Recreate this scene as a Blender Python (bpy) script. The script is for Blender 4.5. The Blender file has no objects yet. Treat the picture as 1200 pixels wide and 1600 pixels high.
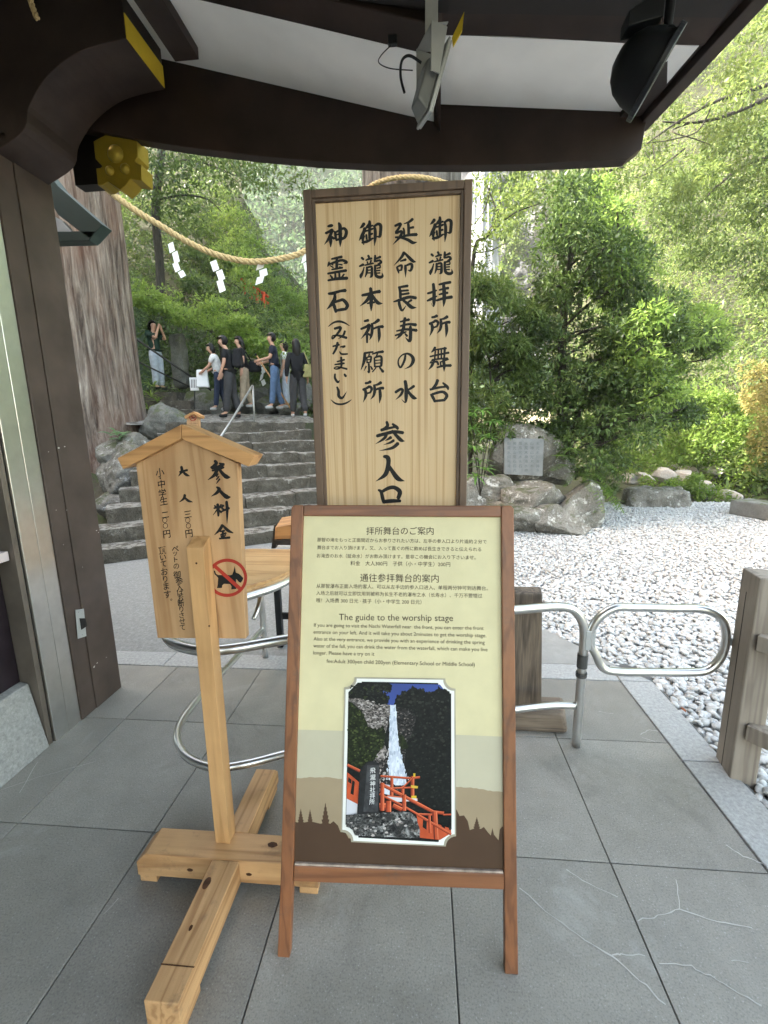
import bpy, bmesh, math, random
import numpy as np
from mathutils import Vector, Matrix, noise
SC = bpy.context.scene
COL = SC.collection
R = math.radians

# ------------------------------------------------------------------ camera, sky, sun, exposure
EYE = 1.6
CAM_YAW, CAM_PITCH, CAM_ROLL, FPX = 5.1, 10.8, -0.92, 690.0
CR = (Matrix.Rotation(R(CAM_YAW), 3, 'Z') @ Matrix.Rotation(R(90 - CAM_PITCH), 3, 'X') @ Matrix.Rotation(R(CAM_ROLL), 3, 'Z'))
cd = bpy.data.cameras.new('camera')
cam = bpy.data.objects.new('camera', cd)
COL.objects.link(cam)
cam.matrix_world = Matrix.Translation((0, 0, EYE)) @ CR.to_4x4()
cd.sensor_fit = 'VERTICAL'
cd.sensor_height = 24
cd.lens = FPX / 1600 * 24
cd.clip_start = 0.05
cd.clip_end = 2000
SC.camera = cam

SUN_EL, SUN_AZ = 38.0, 262.0          # azimuth measured from +Y clockwise: light comes from the left, a little behind
w = bpy.data.worlds.new('World')
SC.world = w
w.use_nodes = True
wn = w.node_tree
sky = wn.nodes.new('ShaderNodeTexSky')
sky.sky_type = 'NISHITA'
sky.sun_disc = False
sky.sun_elevation = R(SUN_EL)
sky.sun_rotation = R(SUN_AZ)
sky.dust_density = 2.0
bg = wn.nodes['Background']
tint = wn.nodes.new('ShaderNodeMix')                 # warm tint put into the sky colour, in place of white balance
tint.data_type = 'RGBA'; tint.blend_type = 'MULTIPLY'; tint.inputs[0].default_value = 1.0
tint.inputs[7].default_value = (1.20, 1.0, 0.74, 1)
wn.links.new(sky.outputs[0], tint.inputs[6])
wn.links.new(tint.outputs[2], bg.inputs[0])
bg.inputs[1].default_value = 0.15
sl = bpy.data.lights.new('sun', 'SUN')
sl.energy = 3.2
sl.angle = R(0.6)
sl.color = (1.0, 0.95, 0.86)
sun = bpy.data.objects.new('sun', sl)
COL.objects.link(sun)
sd = Vector((math.sin(R(SUN_AZ)) * math.cos(R(SUN_EL)), math.cos(R(SUN_AZ)) * math.cos(R(SUN_EL)), math.sin(R(SUN_EL))))
sun.rotation_euler = (-sd).to_track_quat('-Z', 'Y').to_euler()
VS = SC.view_settings
SC.display_settings.display_device = 'sRGB'
VS.view_transform = 'Standard'
VS.look = 'None'
VS.exposure = 3.35
VS.gamma = 1.0
SC.cycles.max_bounces = 8
SC.cycles.diffuse_bounces = 5
SC.cycles.glossy_bounces = 4
SC.cycles.transmission_bounces = 4
SC.cycles.transparent_max_bounces = 4
SC.cycles.use_denoising = True
SC.cycles.use_adaptive_sampling = True
SC.cycles.adaptive_threshold = 0.02
SC.cycles.sample_clamp_indirect = 6

rnd = random.Random(7)
NR = np.random.default_rng(11)

# ------------------------------------------------------------------ measuring from the photograph
def ray(x, y): return CR @ Vector(((x - 600) / FPX, (800 - y) / FPX, -1.0))
def at(x, y, Y):
    d = ray(x, y); return Vector((0, 0, EYE)) + d * (Y / d.y)
def atz(x, y, z=0.0):
    d = ray(x, y); return Vector((0, 0, EYE)) + d * ((z - EYE) / d.z)
def atx(x, y, X):
    d = ray(x, y); return Vector((0, 0, EYE)) + d * (X / d.x)

class Plane:
    """a flat board in the place: origin, across, up; d = distance in front of its face"""
    def __init__(s, o, ux, up):
        s.o = Vector(o); s.ux = Vector(ux).normalized(); s.up = Vector(up).normalized(); s.n = s.ux.cross(s.up).normalized()
    def px(s, x, y, d=0.0):
        r = ray(x, y); e = Vector((0, 0, EYE)); o = s.o + s.n * d
        return e + r * ((o - e).dot(s.n) / r.dot(s.n))
    def p(s, u, v, d=0.0): return s.o + s.ux * u + s.up * v + s.n * d
    def uv(s, P): q = P - s.o; return q.dot(s.ux), q.dot(s.up)

# ------------------------------------------------------------------ objects
def tag(o, label=None, cat=None, group=None, kind=None):
    if label: o['label'] = label
    if cat: o['category'] = cat
    if group: o['group'] = group
    if kind: o['kind'] = kind
    return o
def thing(name, label, cat, loc=(0, 0, 0), group=None):
    o = bpy.data.objects.new(name, None)
    o.empty_display_size = 0.1
    COL.objects.link(o); o.location = loc
    return tag(o, label, cat, group)
def wloc(o):
    v = Vector((0, 0, 0))
    while o: v += o.location; o = o.parent
    return v
def link(name, me, mat, root=None, smooth=False, bevel=0.0, loc=None, sharp=0):
    """me carries world coordinates; they are made local to the parent (or to loc)"""
    o = bpy.data.objects.new(name, me)
    COL.objects.link(o)
    off = wloc(root) if root else Vector(loc or (0, 0, 0))
    if off.length > 0: me.transform(Matrix.Translation(-off))
    if root: o.parent = root
    else: o.location = off
    for m in (mat if isinstance(mat, (list, tuple)) else [mat]): me.materials.append(m)
    if smooth: me.polygons.foreach_set('use_smooth', [True] * len(me.polygons))
    if sharp: me.set_sharp_from_angle(angle=R(sharp))
    if bevel:
        b = o.modifiers.new('bevel', 'BEVEL'); b.width = bevel; b.segments = 2; b.limit_method = 'ANGLE'; b.angle_limit = R(40)
    return o

class MB:
    def __init__(s): s.v = []; s.f = []; s.m = []
    def add(s, vs, fs, mi=0):
        n = len(s.v); s.v += [tuple(q) for q in vs]; s.f += [tuple(i + n for i in f) for f in fs]; s.m += [mi] * len(fs); return s
    def box(s, lo, hi, mi=0):
        (a, b, c), (d, e, g) = lo, hi
        return s.add([(a,b,c),(d,b,c),(d,e,c),(a,e,c),(a,b,g),(d,b,g),(d,e,g),(a,e,g)],
                     [(3,2,1,0),(4,5,6,7),(0,1,5,4),(1,2,6,5),(2,3,7,6),(3,0,4,7)], mi)
    def hexa(s, p, mi=0):      # eight corners: bottom four, top four
        return s.add(p, [(3,2,1,0),(4,5,6,7),(0,1,5,4),(1,2,6,5),(2,3,7,6),(3,0,4,7)], mi)
    def prism(s, poly, off, mi=0):
        n = len(poly); off = Vector(off); a = [Vector(q) for q in poly]; b = [q + off for q in a]
        return s.add(a + b, [tuple(range(n))[::-1], tuple(range(n, 2 * n))] + [(i, (i + 1) % n, n + (i + 1) % n, n + i) for i in range(n)], mi)
    def poly(s, pts, mi=0): return s.add(pts, [tuple(range(len(pts)))], mi)
    def tube(s, path, r, n=10, closed=False, cap=True, mi=0):
        P = [Vector(q) for q in path]; k = len(P); rs = r if isinstance(r, (list, tuple)) else [r] * k
        ref = Vector((0, 0, 1)); rings = []; prev = None
        for i in range(k):
            a = P[(i - 1) % k] if (closed or i) else P[0]; b = P[(i + 1) % k] if (closed or i < k - 1) else P[-1]
            t = (b - a).normalized()
            if prev is None:
                u = t.cross(ref)
                if u.length < 0.05: u = t.cross(Vector((0, 1, 0)))
            else: u = prev - t * prev.dot(t)
            u.normalize(); prev = u; w_ = t.cross(u)
            rings.append([P[i] + (u * math.cos(2*math.pi*j/n) + w_ * math.sin(2*math.pi*j/n)) * rs[i] for j in range(n)])
        vs = [q for g in rings for q in g]; fs = []
        for i in range(k if closed else k - 1):
            i2 = (i + 1) % k
            for j in range(n): fs.append((i*n+j, i*n+(j+1)%n, i2*n+(j+1)%n, i2*n+j))
        if cap and not closed: fs += [tuple(range(n))[::-1], tuple(range((k-1)*n, k*n))]
        return s.add(vs, fs, mi)
    def lathe(s, prof, o, axis, n=24, mi=0):     # prof: (radius, along)
        ax = Vector(axis).normalized(); u = ax.orthogonal().normalized(); w_ = ax.cross(u); o = Vector(o); vs = []; fs = []
        for r_, h in prof:
            for j in range(n): vs.append(o + ax*h + (u*math.cos(2*math.pi*j/n) + w_*math.sin(2*math.pi*j/n))*r_)
        for i in range(len(prof)-1):
            for j in range(n): fs.append((i*n+j, i*n+(j+1)%n, (i+1)*n+(j+1)%n, (i+1)*n+j))
        return s.add(vs, fs, mi)
    def mesh(s, name):
        me = bpy.data.meshes.new(name); me.from_pydata(s.v, [], s.f)
        if any(s.m): me.polygons.foreach_set('material_index', s.m)
        bm = bmesh.new(); bm.from_mesh(me); bmesh.ops.recalc_face_normals(bm, faces=bm.faces); bm.to_mesh(me); bm.free()
        return me
    def build(s, name, mat, root=None, **k): return link(name, s.mesh(name), mat, root, **k)

def smooth_path(pts, n=8, closed=False):
    P = [Vector(q) for q in pts]; k = len(P); out = []
    for i in range(k if closed else k - 1):
        p0 = P[(i-1) % k] if (closed or i) else P[0]; p1 = P[i]; p2 = P[(i+1) % k]; p3 = P[(i+2) % k] if (closed or i < k-2) else P[-1]
        for j in range(n):
            t = j / n
            out.append(0.5*((2*p1) + (p2-p0)*t + (2*p0-5*p1+4*p2-p3)*t*t + (3*p1-p0-3*p2+p3)*t*t*t))
    if not closed: out.append(P[-1])
    return out

# ------------------------------------------------------------------ materials
def newmat(name):
    m = bpy.data.materials.new(name); m.use_nodes = True
    return m, m.node_tree.nodes, m.node_tree.links, m.node_tree.nodes['Principled BSDF']
def coords(N, L, scale=(1, 1, 1), rot=(0, 0, 0), rndoff=True):
    tc = N.new('ShaderNodeTexCoord'); mp = N.new('ShaderNodeMapping')
    mp.inputs['Scale'].default_value = scale; mp.inputs['Rotation'].default_value = rot
    if rndoff:
        oi = N.new('ShaderNodeObjectInfo'); mm = N.new('ShaderNodeVectorMath'); mm.operation = 'SCALE'; mm.inputs['Scale'].default_value = 37.0
        cx = N.new('ShaderNodeCombineXYZ')
        for i in range(3): L.new(oi.outputs['Random'], cx.inputs[i])
        L.new(cx.outputs[0], mm.inputs[0])
        ad = N.new('ShaderNodeVectorMath'); L.new(tc.outputs['Object'], ad.inputs[0]); L.new(mm.outputs[0], ad.inputs[1])
        L.new(ad.outputs[0], mp.inputs['Vector'])
    else: L.new(tc.outputs['Object'], mp.inputs['Vector'])
    return mp.outputs[0]
def nz(N, L, co, scale, detail=4, rough=0.55, dist=0.0):
    t = N.new('ShaderNodeTexNoise'); t.inputs['Scale'].default_value = scale; t.inputs['Detail'].default_value = detail
    t.inputs['Roughness'].default_value = rough; t.inputs['Distortion'].default_value = dist
    L.new(co, t.inputs['Vector']); return t.outputs['Fac']
def ramp(N, L, fac, stops):
    r = N.new('ShaderNodeValToRGB'); e = r.color_ramp.elements
    while len(e) < len(stops): e.new(0.5)
    for q, (p, c) in zip(e, stops): q.position = p; q.color = (*c, 1) if len(c) == 3 else c
    L.new(fac, r.inputs[0]); return r.outputs[0]
def mix(N, L, fac, a, b, mode='MIX'):
    x = N.new('ShaderNodeMix'); x.data_type = 'RGBA'; x.blend_type = mode
    if isinstance(fac, (int, float)): x.inputs[0].default_value = fac
    else: L.new(fac, x.inputs[0])
    for i, c in ((6, a), (7, b)):
        if isinstance(c, tuple): x.inputs[i].default_value = (*c, 1)
        else: L.new(c, x.inputs[i])
    return x.outputs[2]
def bump(N, L, P, h, strength=0.3, dist=0.01):
    b = N.new('ShaderNodeBump'); b.inputs['Strength'].default_value = strength; b.inputs['Distance'].default_value = dist
    L.new(h, b.inputs['Height']); L.new(b.outputs[0], P.inputs['Normal'])

def plain(name, c, rough=0.6, metal=0.0, var=0.12, sc=6.0, bmp=0.0, spec=0.25, fine=60.0):
    """paint, metal, cloth, paper: one colour with soft blotches of wear"""
    m, N, L, P = newmat(name)
    co = coords(N, L)
    f = nz(N, L, co, sc, 5)
    lo = tuple(x*(1-var*2) for x in c); hi = tuple(min(1, x*(1+var)) for x in c)
    L.new(ramp(N, L, f, [(0.3, lo), (0.7, hi)]), P.inputs['Base Color'])
    P.inputs['Roughness'].default_value = rough; P.inputs['Metallic'].default_value = metal
    P.inputs['Specular IOR Level'].default_value = spec
    if bmp: bump(N, L, P, nz(N, L, co, fine, 4), bmp, 0.004)
    return m
def woodgrain(name, light, dark, axis='Z', sc=14.0, rough=0.55, stretch=0.06, knots=0.0, dirt=None, contrast=1.0):
    m, N, L, P = newmat(name)
    s = {'X': (stretch, 1, 1), 'Y': (1, stretch, 1), 'Z': (1, 1, stretch)}[axis]
    co = coords(N, L, s)
    n1 = nz(N, L, co, sc, 3, 0.5, 0.6)
    # growth rings: sine of a stretched noise
    mu = N.new('ShaderNodeMath'); mu.operation = 'MULTIPLY'; L.new(n1, mu.inputs[0]); mu.inputs[1].default_value = 34.0
    si = N.new('ShaderNodeMath'); si.operation = 'SINE'; L.new(mu.outputs[0], si.inputs[0])
    ma = N.new('ShaderNodeMapRange'); L.new(si.outputs[0], ma.inputs[0]); ma.inputs[1].default_value = -1; ma.inputs[2].default_value = 1
    fine = nz(N, L, co, sc*9, 3, 0.6)
    c1 = ramp(N, L, ma.outputs[0], [(0.0, dark), (0.35, tuple(a*0.75+b*0.25 for a, b in zip(light, dark))), (1.0, light)])
    c2 = mix(N, L, 0.25*contrast, c1, ramp(N, L, fine, [(0.35, dark), (0.65, light)]))
    co2 = coords(N, L)
    blot = nz(N, L, co2, 3.0, 4)
    c3 = mix(N, L, 1.0, c2, ramp(N, L, blot, [(0.3, (0.78, 0.76, 0.74)), (0.7, (1.06, 1.05, 1.05))]), 'MULTIPLY')
    if dirt:
        d = nz(N, L, co2, 9.0, 6, 0.7)
        c3 = mix(N, L, ramp(N, L, d, [(0.55, (0, 0, 0)), (0.72, (0.75, 0.75, 0.75))]), c3, dirt)
    L.new(c3, P.inputs['Base Color'])
    P.inputs['Roughness'].default_value = rough
    bump(N, L, P, fine, 0.12, 0.002)
    return m
def stone(name, cols, sc=3.0, bmp=0.6, bd=0.03, rough=0.85, moss_or_lit_top=None, lichen=None, moss_or_lit_at=0.55):
    m, N, L, P = newmat(name)
    co = coords(N, L)
    f = nz(N, L, co, sc, 9, 0.68, 0.3)
    c = ramp(N, L, f, [(0.25 + 0.5*i/max(1, len(cols)-1), q) for i, q in enumerate(cols)])
    sp = nz(N, L, co, sc*22, 3, 0.7)
    c = mix(N, L, 0.35, c, ramp(N, L, sp, [(0.38, cols[0]), (0.62, cols[-1])]))
    if lichen:
        l = nz(N, L, co, sc*2.6, 6, 0.75)
        c = mix(N, L, ramp(N, L, l, [(0.56, (0, 0, 0)), (0.63, (1, 1, 1))]), c, lichen)
    if moss_or_lit_top:
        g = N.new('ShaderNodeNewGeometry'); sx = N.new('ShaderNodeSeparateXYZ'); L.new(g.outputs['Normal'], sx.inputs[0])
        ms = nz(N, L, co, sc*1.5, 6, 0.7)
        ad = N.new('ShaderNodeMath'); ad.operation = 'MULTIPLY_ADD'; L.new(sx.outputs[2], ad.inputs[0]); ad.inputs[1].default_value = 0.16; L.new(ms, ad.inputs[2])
        c = mix(N, L, ramp(N, L, ad.outputs[0], [(moss_or_lit_at, (0, 0, 0)), (moss_or_lit_at+0.09, (0.9, 0.9, 0.9))]), c, moss_or_lit_top)
    L.new(c, P.inputs['Base Color'])
    P.inputs['Roughness'].default_value = rough
    bump(N, L, P, f, bmp, bd)
    return m
def leafmat(name, c1, c2, trans=0.35, tcol=None, rough=0.45, big=0.25):
    m, N, L, P = newmat(name)
    g = N.new('ShaderNodeNewGeometry')
    co = coords(N, L, rndoff=False)
    b = nz(N, L, co, big, 3)
    ad = N.new('ShaderNodeMath'); ad.operation = 'MULTIPLY_ADD'; L.new(b, ad.inputs[0]); ad.inputs[1].default_value = 1.3; ad.inputs[2].default_value = -0.65
    a2 = N.new('ShaderNodeMath'); L.new(ad.outputs[0], a2.inputs[0]); L.new(g.outputs['Random Per Island'], a2.inputs[1])
    c = ramp(N, L, a2.outputs[0], [(0.05, c1), (0.95, c2)])
    L.new(c, P.inputs['Base Color']); P.inputs['Roughness'].default_value = rough
    P.inputs['Specular IOR Level'].default_value = 0.35
    t = N.new('ShaderNodeBsdfTranslucent')
    L.new(mix(N, L, 0.5, c, tcol or tuple(min(1, x*1.6) for x in c2)), t.inputs['Color'])
    ms = N.new('ShaderNodeMixShader'); ms.inputs[0].default_value = trans
    L.new(P.outputs[0], ms.inputs[1]); L.new(t.outputs[0], ms.inputs[2])
    L.new(ms.outputs[0], N['Material Output'].inputs['Surface'])
    return m

WHITE_PAINT = plain('white_plaster', (0.88, 0.88, 0.86), 0.8, var=0.045, sc=3.5)
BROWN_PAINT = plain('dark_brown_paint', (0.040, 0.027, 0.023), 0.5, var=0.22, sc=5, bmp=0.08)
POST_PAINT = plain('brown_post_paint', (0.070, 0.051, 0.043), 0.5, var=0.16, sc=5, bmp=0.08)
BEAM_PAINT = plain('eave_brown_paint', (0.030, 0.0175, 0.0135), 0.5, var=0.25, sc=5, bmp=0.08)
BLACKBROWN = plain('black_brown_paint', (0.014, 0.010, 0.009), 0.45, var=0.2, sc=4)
YELLOW = plain('yellow_paint', (0.62, 0.44, 0.03), 0.55, var=0.08)
GOLD = plain('gold_leaf_paint', (0.30, 0.21, 0.02), 0.42, metal=0.35, var=0.10)
STEEL = plain('brushed_steel', (0.66, 0.655, 0.64), 0.30, metal=1.0, var=0.04, sc=20)
GREYMETAL = plain('grey_painted_metal', (0.42, 0.43, 0.43), 0.45, metal=0.3, var=0.08)
BLACKMETAL = plain('black_metal', (0.010, 0.011, 0.014), 0.45, var=0.2)
DARKPANEL = plain('dark_purple_panel', (0.020, 0.014, 0.018), 0.25, var=0.2)
PINKSHELF = plain('pale_shelf', (0.55, 0.47, 0.48), 0.4, var=0.05)
INK = plain('black_ink', (0.010, 0.010, 0.011), 0.5, var=0.1)
RED = plain('red_paint', (0.36, 0.035, 0.022), 0.5, var=0.08)
VERMILION = plain('vermilion', (0.62, 0.085, 0.035), 0.5, var=0.1)
PAPER = plain('white_paper', (0.80, 0.80, 0.80), 0.7, var=0.03)
GREENHOOD = plain('grey_green_metal', (0.034, 0.054, 0.047), 0.5, var=0.06)
CEDAR_SIGN = None
HINOKI = woodgrain('new_cypress_board', (0.55, 0.34, 0.175), (0.40, 0.22, 0.10), 'Z', 9.0, 0.5)
HINOKI_X = woodgrain('new_cypress_slat', (0.56, 0.30, 0.12), (0.34, 0.165, 0.06), 'X', 11.0, 0.5)
PINE_X = woodgrain('pine_beam_across', (0.60, 0.36, 0.17), (0.36, 0.185, 0.075), 'X', 9.0, 0.55, dirt=(0.16, 0.10, 0.06))
PINE_Y = woodgrain('pine_beam_along', (0.60, 0.36, 0.17), (0.36, 0.185, 0.075), 'Y', 9.0, 0.55, dirt=(0.16, 0.10, 0.06))
PINE_Z = woodgrain('pine_post', (0.60, 0.35, 0.155), (0.42, 0.225, 0.09), 'Z', 9.0, 0.5)
KNOT = plain('knot', (0.085, 0.035, 0.016), 0.6, var=0.3, sc=40)
REDWOOD = woodgrain('stained_frame', (0.255, 0.098, 0.038), (0.145, 0.053, 0.021), 'Z', 10.0, 0.42, dirt=(0.10, 0.06, 0.04))
REDWOOD_X = woodgrain('stained_rail', (0.255, 0.098, 0.038), (0.145, 0.053, 0.021), 'X', 10.0, 0.42, dirt=(0.10, 0.06, 0.04))
WORN_EDGE = plain('worn_bare_edge', (0.42, 0.33, 0.27), 0.7, var=0.25, sc=30)
SIGNFRAME = woodgrain('brown_sign_frame', (0.15, 0.095, 0.065), (0.085, 0.055, 0.04), 'Z', 8.0, 0.5)
WEATHERED = woodgrain('weathered_plank', (0.20, 0.155, 0.115), (0.055, 0.042, 0.034), 'Z', 12.0, 0.85, contrast=2.0)
WEATHERED_X = woodgrain('weathered_log', (0.20, 0.155, 0.115), (0.075, 0.055, 0.042), 'X', 12.0, 0.85, contrast=2.0)
GREYPOST = woodgrain('grey_fence_wood', (0.33, 0.285, 0.235), (0.205, 0.17, 0.14), 'Z', 8.0, 0.75)
def fine_wood():
    m, N, L, P = newmat('straight_grain_cedar')
    co = coords(N, L, (1, 0.2, 0.010), rndoff=False)
    a = nz(N, L, co, 190, 1, 0.4); b = nz(N, L, co, 70, 2, 0.4)
    ad = N.new('ShaderNodeMath'); L.new(a, ad.inputs[0]); L.new(b, ad.inputs[1])
    c = ramp(N, L, ad.outputs[0], [(0.72, (0.49, 0.32, 0.17)), (0.92, (0.595, 0.415, 0.24)), (1.10, (0.64, 0.47, 0.29))])
    co2 = coords(N, L, rndoff=False)
    c = mix(N, L, 1.0, c, ramp(N, L, nz(N, L, co2, 1.6, 3), [(0.3, (0.88, 0.84, 0.80)), (0.7, (1.03, 1.03, 1.0))]), 'MULTIPLY')
    L.new(c, P.inputs['Base Color']); P.inputs['Roughness'].default_value = 0.5
    bump(N, L, P, a, 0.1, 0.002)
    return m
CEDAR_SIGN = fine_wood()

SLAB = None
def slabmat():
    m, N, L, P = newmat('grey_floor_slab')
    co = coords(N, L, rndoff=False)
    g = N.new('ShaderNodeNewGeometry')
    big = nz(N, L, co, 1.1, 5, 0.6); mid = nz(N, L, co, 6, 5, 0.7); fi = nz(N, L, co, 170, 2, 0.6)
    c = ramp(N, L, big, [(0.28, (0.200, 0.187, 0.166)), (0.72, (0.340, 0.318, 0.280))])
    c = mix(N, L, 0.4, c, ramp(N, L, mid, [(0.3, (0.165, 0.156, 0.140)), (0.7, (0.33, 0.31, 0.274))]))
    c = mix(N, L, ramp(N, L, fi, [(0.35, (0.35, 0.35, 0.35)), (0.5, (0, 0, 0))]), c, (0.06, 0.062, 0.065))
    c = mix(N, L, ramp(N, L, fi, [(0.655, (0, 0, 0)), (0.70, (0.7, 0.7, 0.7))]), c, (0.42, 0.42, 0.42))
    st_ = nz(N, L, co, 2.6, 7, 0.72, 0.6)
    c = mix(N, L, ramp(N, L, st_, [(0.57, (0, 0, 0)), (0.70, (0.5, 0.5, 0.5))]), c, (0.40, 0.39, 0.365))
    c = mix(N, L, ramp(N, L, nz(N, L, co, 1.7, 6, 0.7, 0.9), [(0.58, (0, 0, 0)), (0.68, (0.35, 0.35, 0.35))]), c, (0.10, 0.097, 0.09))
    t = N.new('ShaderNodeMapRange'); L.new(g.outputs['Random Per Island'], t.inputs[0]); t.inputs[3].default_value = 0.87; t.inputs[4].default_value = 1.12
    c = mix(N, L, 1.0, c, t.outputs[0], 'MULTIPLY')
    L.new(c, P.inputs['Base Color'])
    L.new(ramp(N, L, mid, [(0.3, (0.42,)*3), (0.7, (0.62,)*3)]), P.inputs['Roughness'])
    bump(N, L, P, fi, 0.18, 0.002)
    return m
SLAB = slabmat()
GROUT = plain('grout', (0.13, 0.13, 0.128), 0.9)
CRACK = plain('pale_crack_filler', (0.50, 0.485, 0.455), 0.8)
GRANITE = stone('speckled_granite', [(0.16, 0.16, 0.16), (0.34, 0.34, 0.335), (0.56, 0.555, 0.54)], 60, 0.2, 0.003, 0.7)
CONCRETE = stone('rough_concrete', [(0.20, 0.20, 0.19), (0.28, 0.275, 0.26), (0.36, 0.355, 0.34)], 8, 0.3, 0.006, 0.9)
AGGREGATE = stone('exposed_aggregate', [(0.12, 0.12, 0.115), (0.23, 0.23, 0.22), (0.40, 0.40, 0.385)], 45, 0.4, 0.008, 0.9)
STEPSTONE = stone('old_step_stone', [(0.018, 0.015, 0.010), (0.070, 0.060, 0.044), (0.22, 0.195, 0.16)], 5.0, 1.0, 0.09, 0.85, moss_or_lit_top=(0.31, 0.295, 0.265), moss_or_lit_at=0.61)  # upward faces paler: foot wear, plus skylight put into the colour
BOULDER = stone('grey_boulder', [(0.040, 0.036, 0.028), (0.15, 0.138, 0.115), (0.38, 0.36, 0.32)], 3.4, 1.0, 0.08, 0.9, moss_or_lit_top=(0.07, 0.075, 0.03), lichen=(0.50, 0.49, 0.46), moss_or_lit_at=0.63)
PALEROCK = stone('pale_river_rock', [(0.22, 0.195, 0.175), (0.42, 0.385, 0.355), (0.62, 0.585, 0.555)], 1.8, 0.7, 0.06, 0.9)
MOSSWALL = stone('mossy_rock', [(0.03, 0.03, 0.026), (0.10, 0.10, 0.085), (0.24, 0.235, 0.21)], 2.5, 0.8, 0.06, 0.9, moss_or_lit_top=(0.06, 0.075, 0.02), moss_or_lit_at=0.58)
PEBBLE = None
def pebblemat():
    m, N, L, P = newmat('white_pebble')
    g = N.new('ShaderNodeNewGeometry'); co = coords(N, L, rndoff=False)
    c = ramp(N, L, g.outputs['Random Per Island'], [(0.0, (0.27, 0.265, 0.25)), (0.25, (0.43, 0.427, 0.42)), (0.8, (0.52, 0.52, 0.515)), (1.0, (0.62, 0.61, 0.59))])
    c = mix(N, L, 0.3, c, ramp(N, L, nz(N, L, co, 90, 4), [(0.35, (0.35, 0.35, 0.35)), (0.6, (0.78, 0.78, 0.77))]))
    L.new(c, P.inputs['Base Color']); P.inputs['Roughness'].default_value = 0.75
    return m
PEBBLE = pebblemat()
SOIL = stone('forest_floor', [(0.018, 0.016, 0.010), (0.045, 0.045, 0.022), (0.07, 0.085, 0.03)], 1.5, 0.6, 0.1, 0.95)
FARSOIL = stone('far_hill_ground', [(0.03, 0.05, 0.03), (0.05, 0.085, 0.045), (0.08, 0.115, 0.06)], 0.3, 0.6, 0.4, 0.95)
CLIFF = stone('pale_cliff_rock', [(0.06, 0.062, 0.066), (0.13, 0.134, 0.14), (0.26, 0.265, 0.275)], 0.35, 0.8, 0.5, 0.9)
def barkmat(name, cols, sx=9.0):
    m, N, L, P = newmat(name)
    co = coords(N, L, (1, 1, 0.09))
    f = nz(N, L, co, sx, 8, 0.7, 0.5); b = nz(N, L, coords(N, L, (1, 1, 0.3)), 1.6, 5, 0.65)
    c = ramp(N, L, f, [(0.32, cols[0]), (0.46, cols[1]), (0.60, cols[2]), (0.72, cols[3])])
    c = mix(N, L, ramp(N, L, b, [(0.42, (0, 0, 0)), (0.62, (0.75,)*3)]), c, cols[4], 'MIX')
    c = mix(N, L, 0.45, c, ramp(N, L, f, [(0.35, cols[0]), (0.7, cols[3])]))
    L.new(c, P.inputs['Base Color']); P.inputs['Roughness'].default_value = 0.95
    bump(N, L, P, f, 1.0, 0.10)
    return m
CEDARBARK = barkmat('cedar_bark', [(0.026, 0.017, 0.012), (0.125, 0.080, 0.055), (0.27, 0.205, 0.16), (0.52, 0.455, 0.385), (0.22, 0.095, 0.055)], 11.0)
TWIG = barkmat('dark_branch_bark', [(0.012, 0.010, 0.008), (0.035, 0.028, 0.02), (0.06, 0.05, 0.038), (0.10, 0.088, 0.07), (0.04, 0.035, 0.024)], 20.0)
def ropemat():
    m, N, L, P = newmat('straw_rope')
    co = coords(N, L)
    f = nz(N, L, co, 60, 4, 0.7)
    L.new(ramp(N, L, f, [(0.3, (0.26, 0.175, 0.07)), (0.7, (0.60, 0.46, 0.24))]), P.inputs['Base Color']); P.inputs['Roughness'].default_value = 0.9
    bump(N, L, P, f, 0.5, 0.01)
    return m
STRAW = ropemat()
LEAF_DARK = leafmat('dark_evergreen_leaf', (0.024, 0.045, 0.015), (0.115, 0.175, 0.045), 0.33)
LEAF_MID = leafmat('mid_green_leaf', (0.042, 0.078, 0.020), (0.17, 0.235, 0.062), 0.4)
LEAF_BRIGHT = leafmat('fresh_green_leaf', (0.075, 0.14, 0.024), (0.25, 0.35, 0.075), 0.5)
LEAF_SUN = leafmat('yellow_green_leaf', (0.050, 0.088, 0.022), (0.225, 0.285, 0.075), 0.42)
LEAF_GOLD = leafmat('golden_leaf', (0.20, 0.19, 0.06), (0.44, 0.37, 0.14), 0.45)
LEAF_FAR = leafmat('far_forest_leaf', (0.030, 0.070, 0.036), (0.115, 0.19, 0.085), 0.3, big=0.05)

# ------------------------------------------------------------------ lettering
def text_mesh(body, spacing=1.0, offset=0.0):
    c = bpy.data.curves.new('lettering', 'FONT'); c.body = body; c.size = 1.0; c.space_character = spacing; c.offset = offset
    c.resolution_u = 3
    o = bpy.data.objects.new('lettering', c); COL.objects.link(o)
    dg = bpy.context.evaluated_depsgraph_get()
    me = bpy.data.meshes.new_from_object(o.evaluated_get(dg))
    bpy.data.objects.remove(o); bpy.data.curves.remove(c)
    return me
def set_line(pl, body, a, b, mat, root, d=0.0012, hscale=None, cap=0.36, offset=0.0, name='lettering'):
    """one printed line from photo point a to photo point b (through the middle of the letters)"""
    me = text_mesh(body, 1.0, offset)
    xs = np.empty(len(me.vertices)*3); me.vertices.foreach_get('co', xs); xs = xs.reshape(-1, 3)
    x0, x1 = xs[:, 0].min(), xs[:, 0].max()
    A, B = pl.px(*a, d), pl.px(*b, d); k = (B-A).length/(x1-x0); ex = (B-A).normalized(); ey = pl.n.cross(ex).normalized()
    ks = k if hscale is None else k*hscale
    out = [A + ex*((q[0]-x0)*k) + ey*((q[1]-cap)*ks) for q in xs]
    me.vertices.foreach_set('co', np.array([tuple(q) for q in out]).ravel())
    me.update()
    return link(name, me, mat, root)
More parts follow.
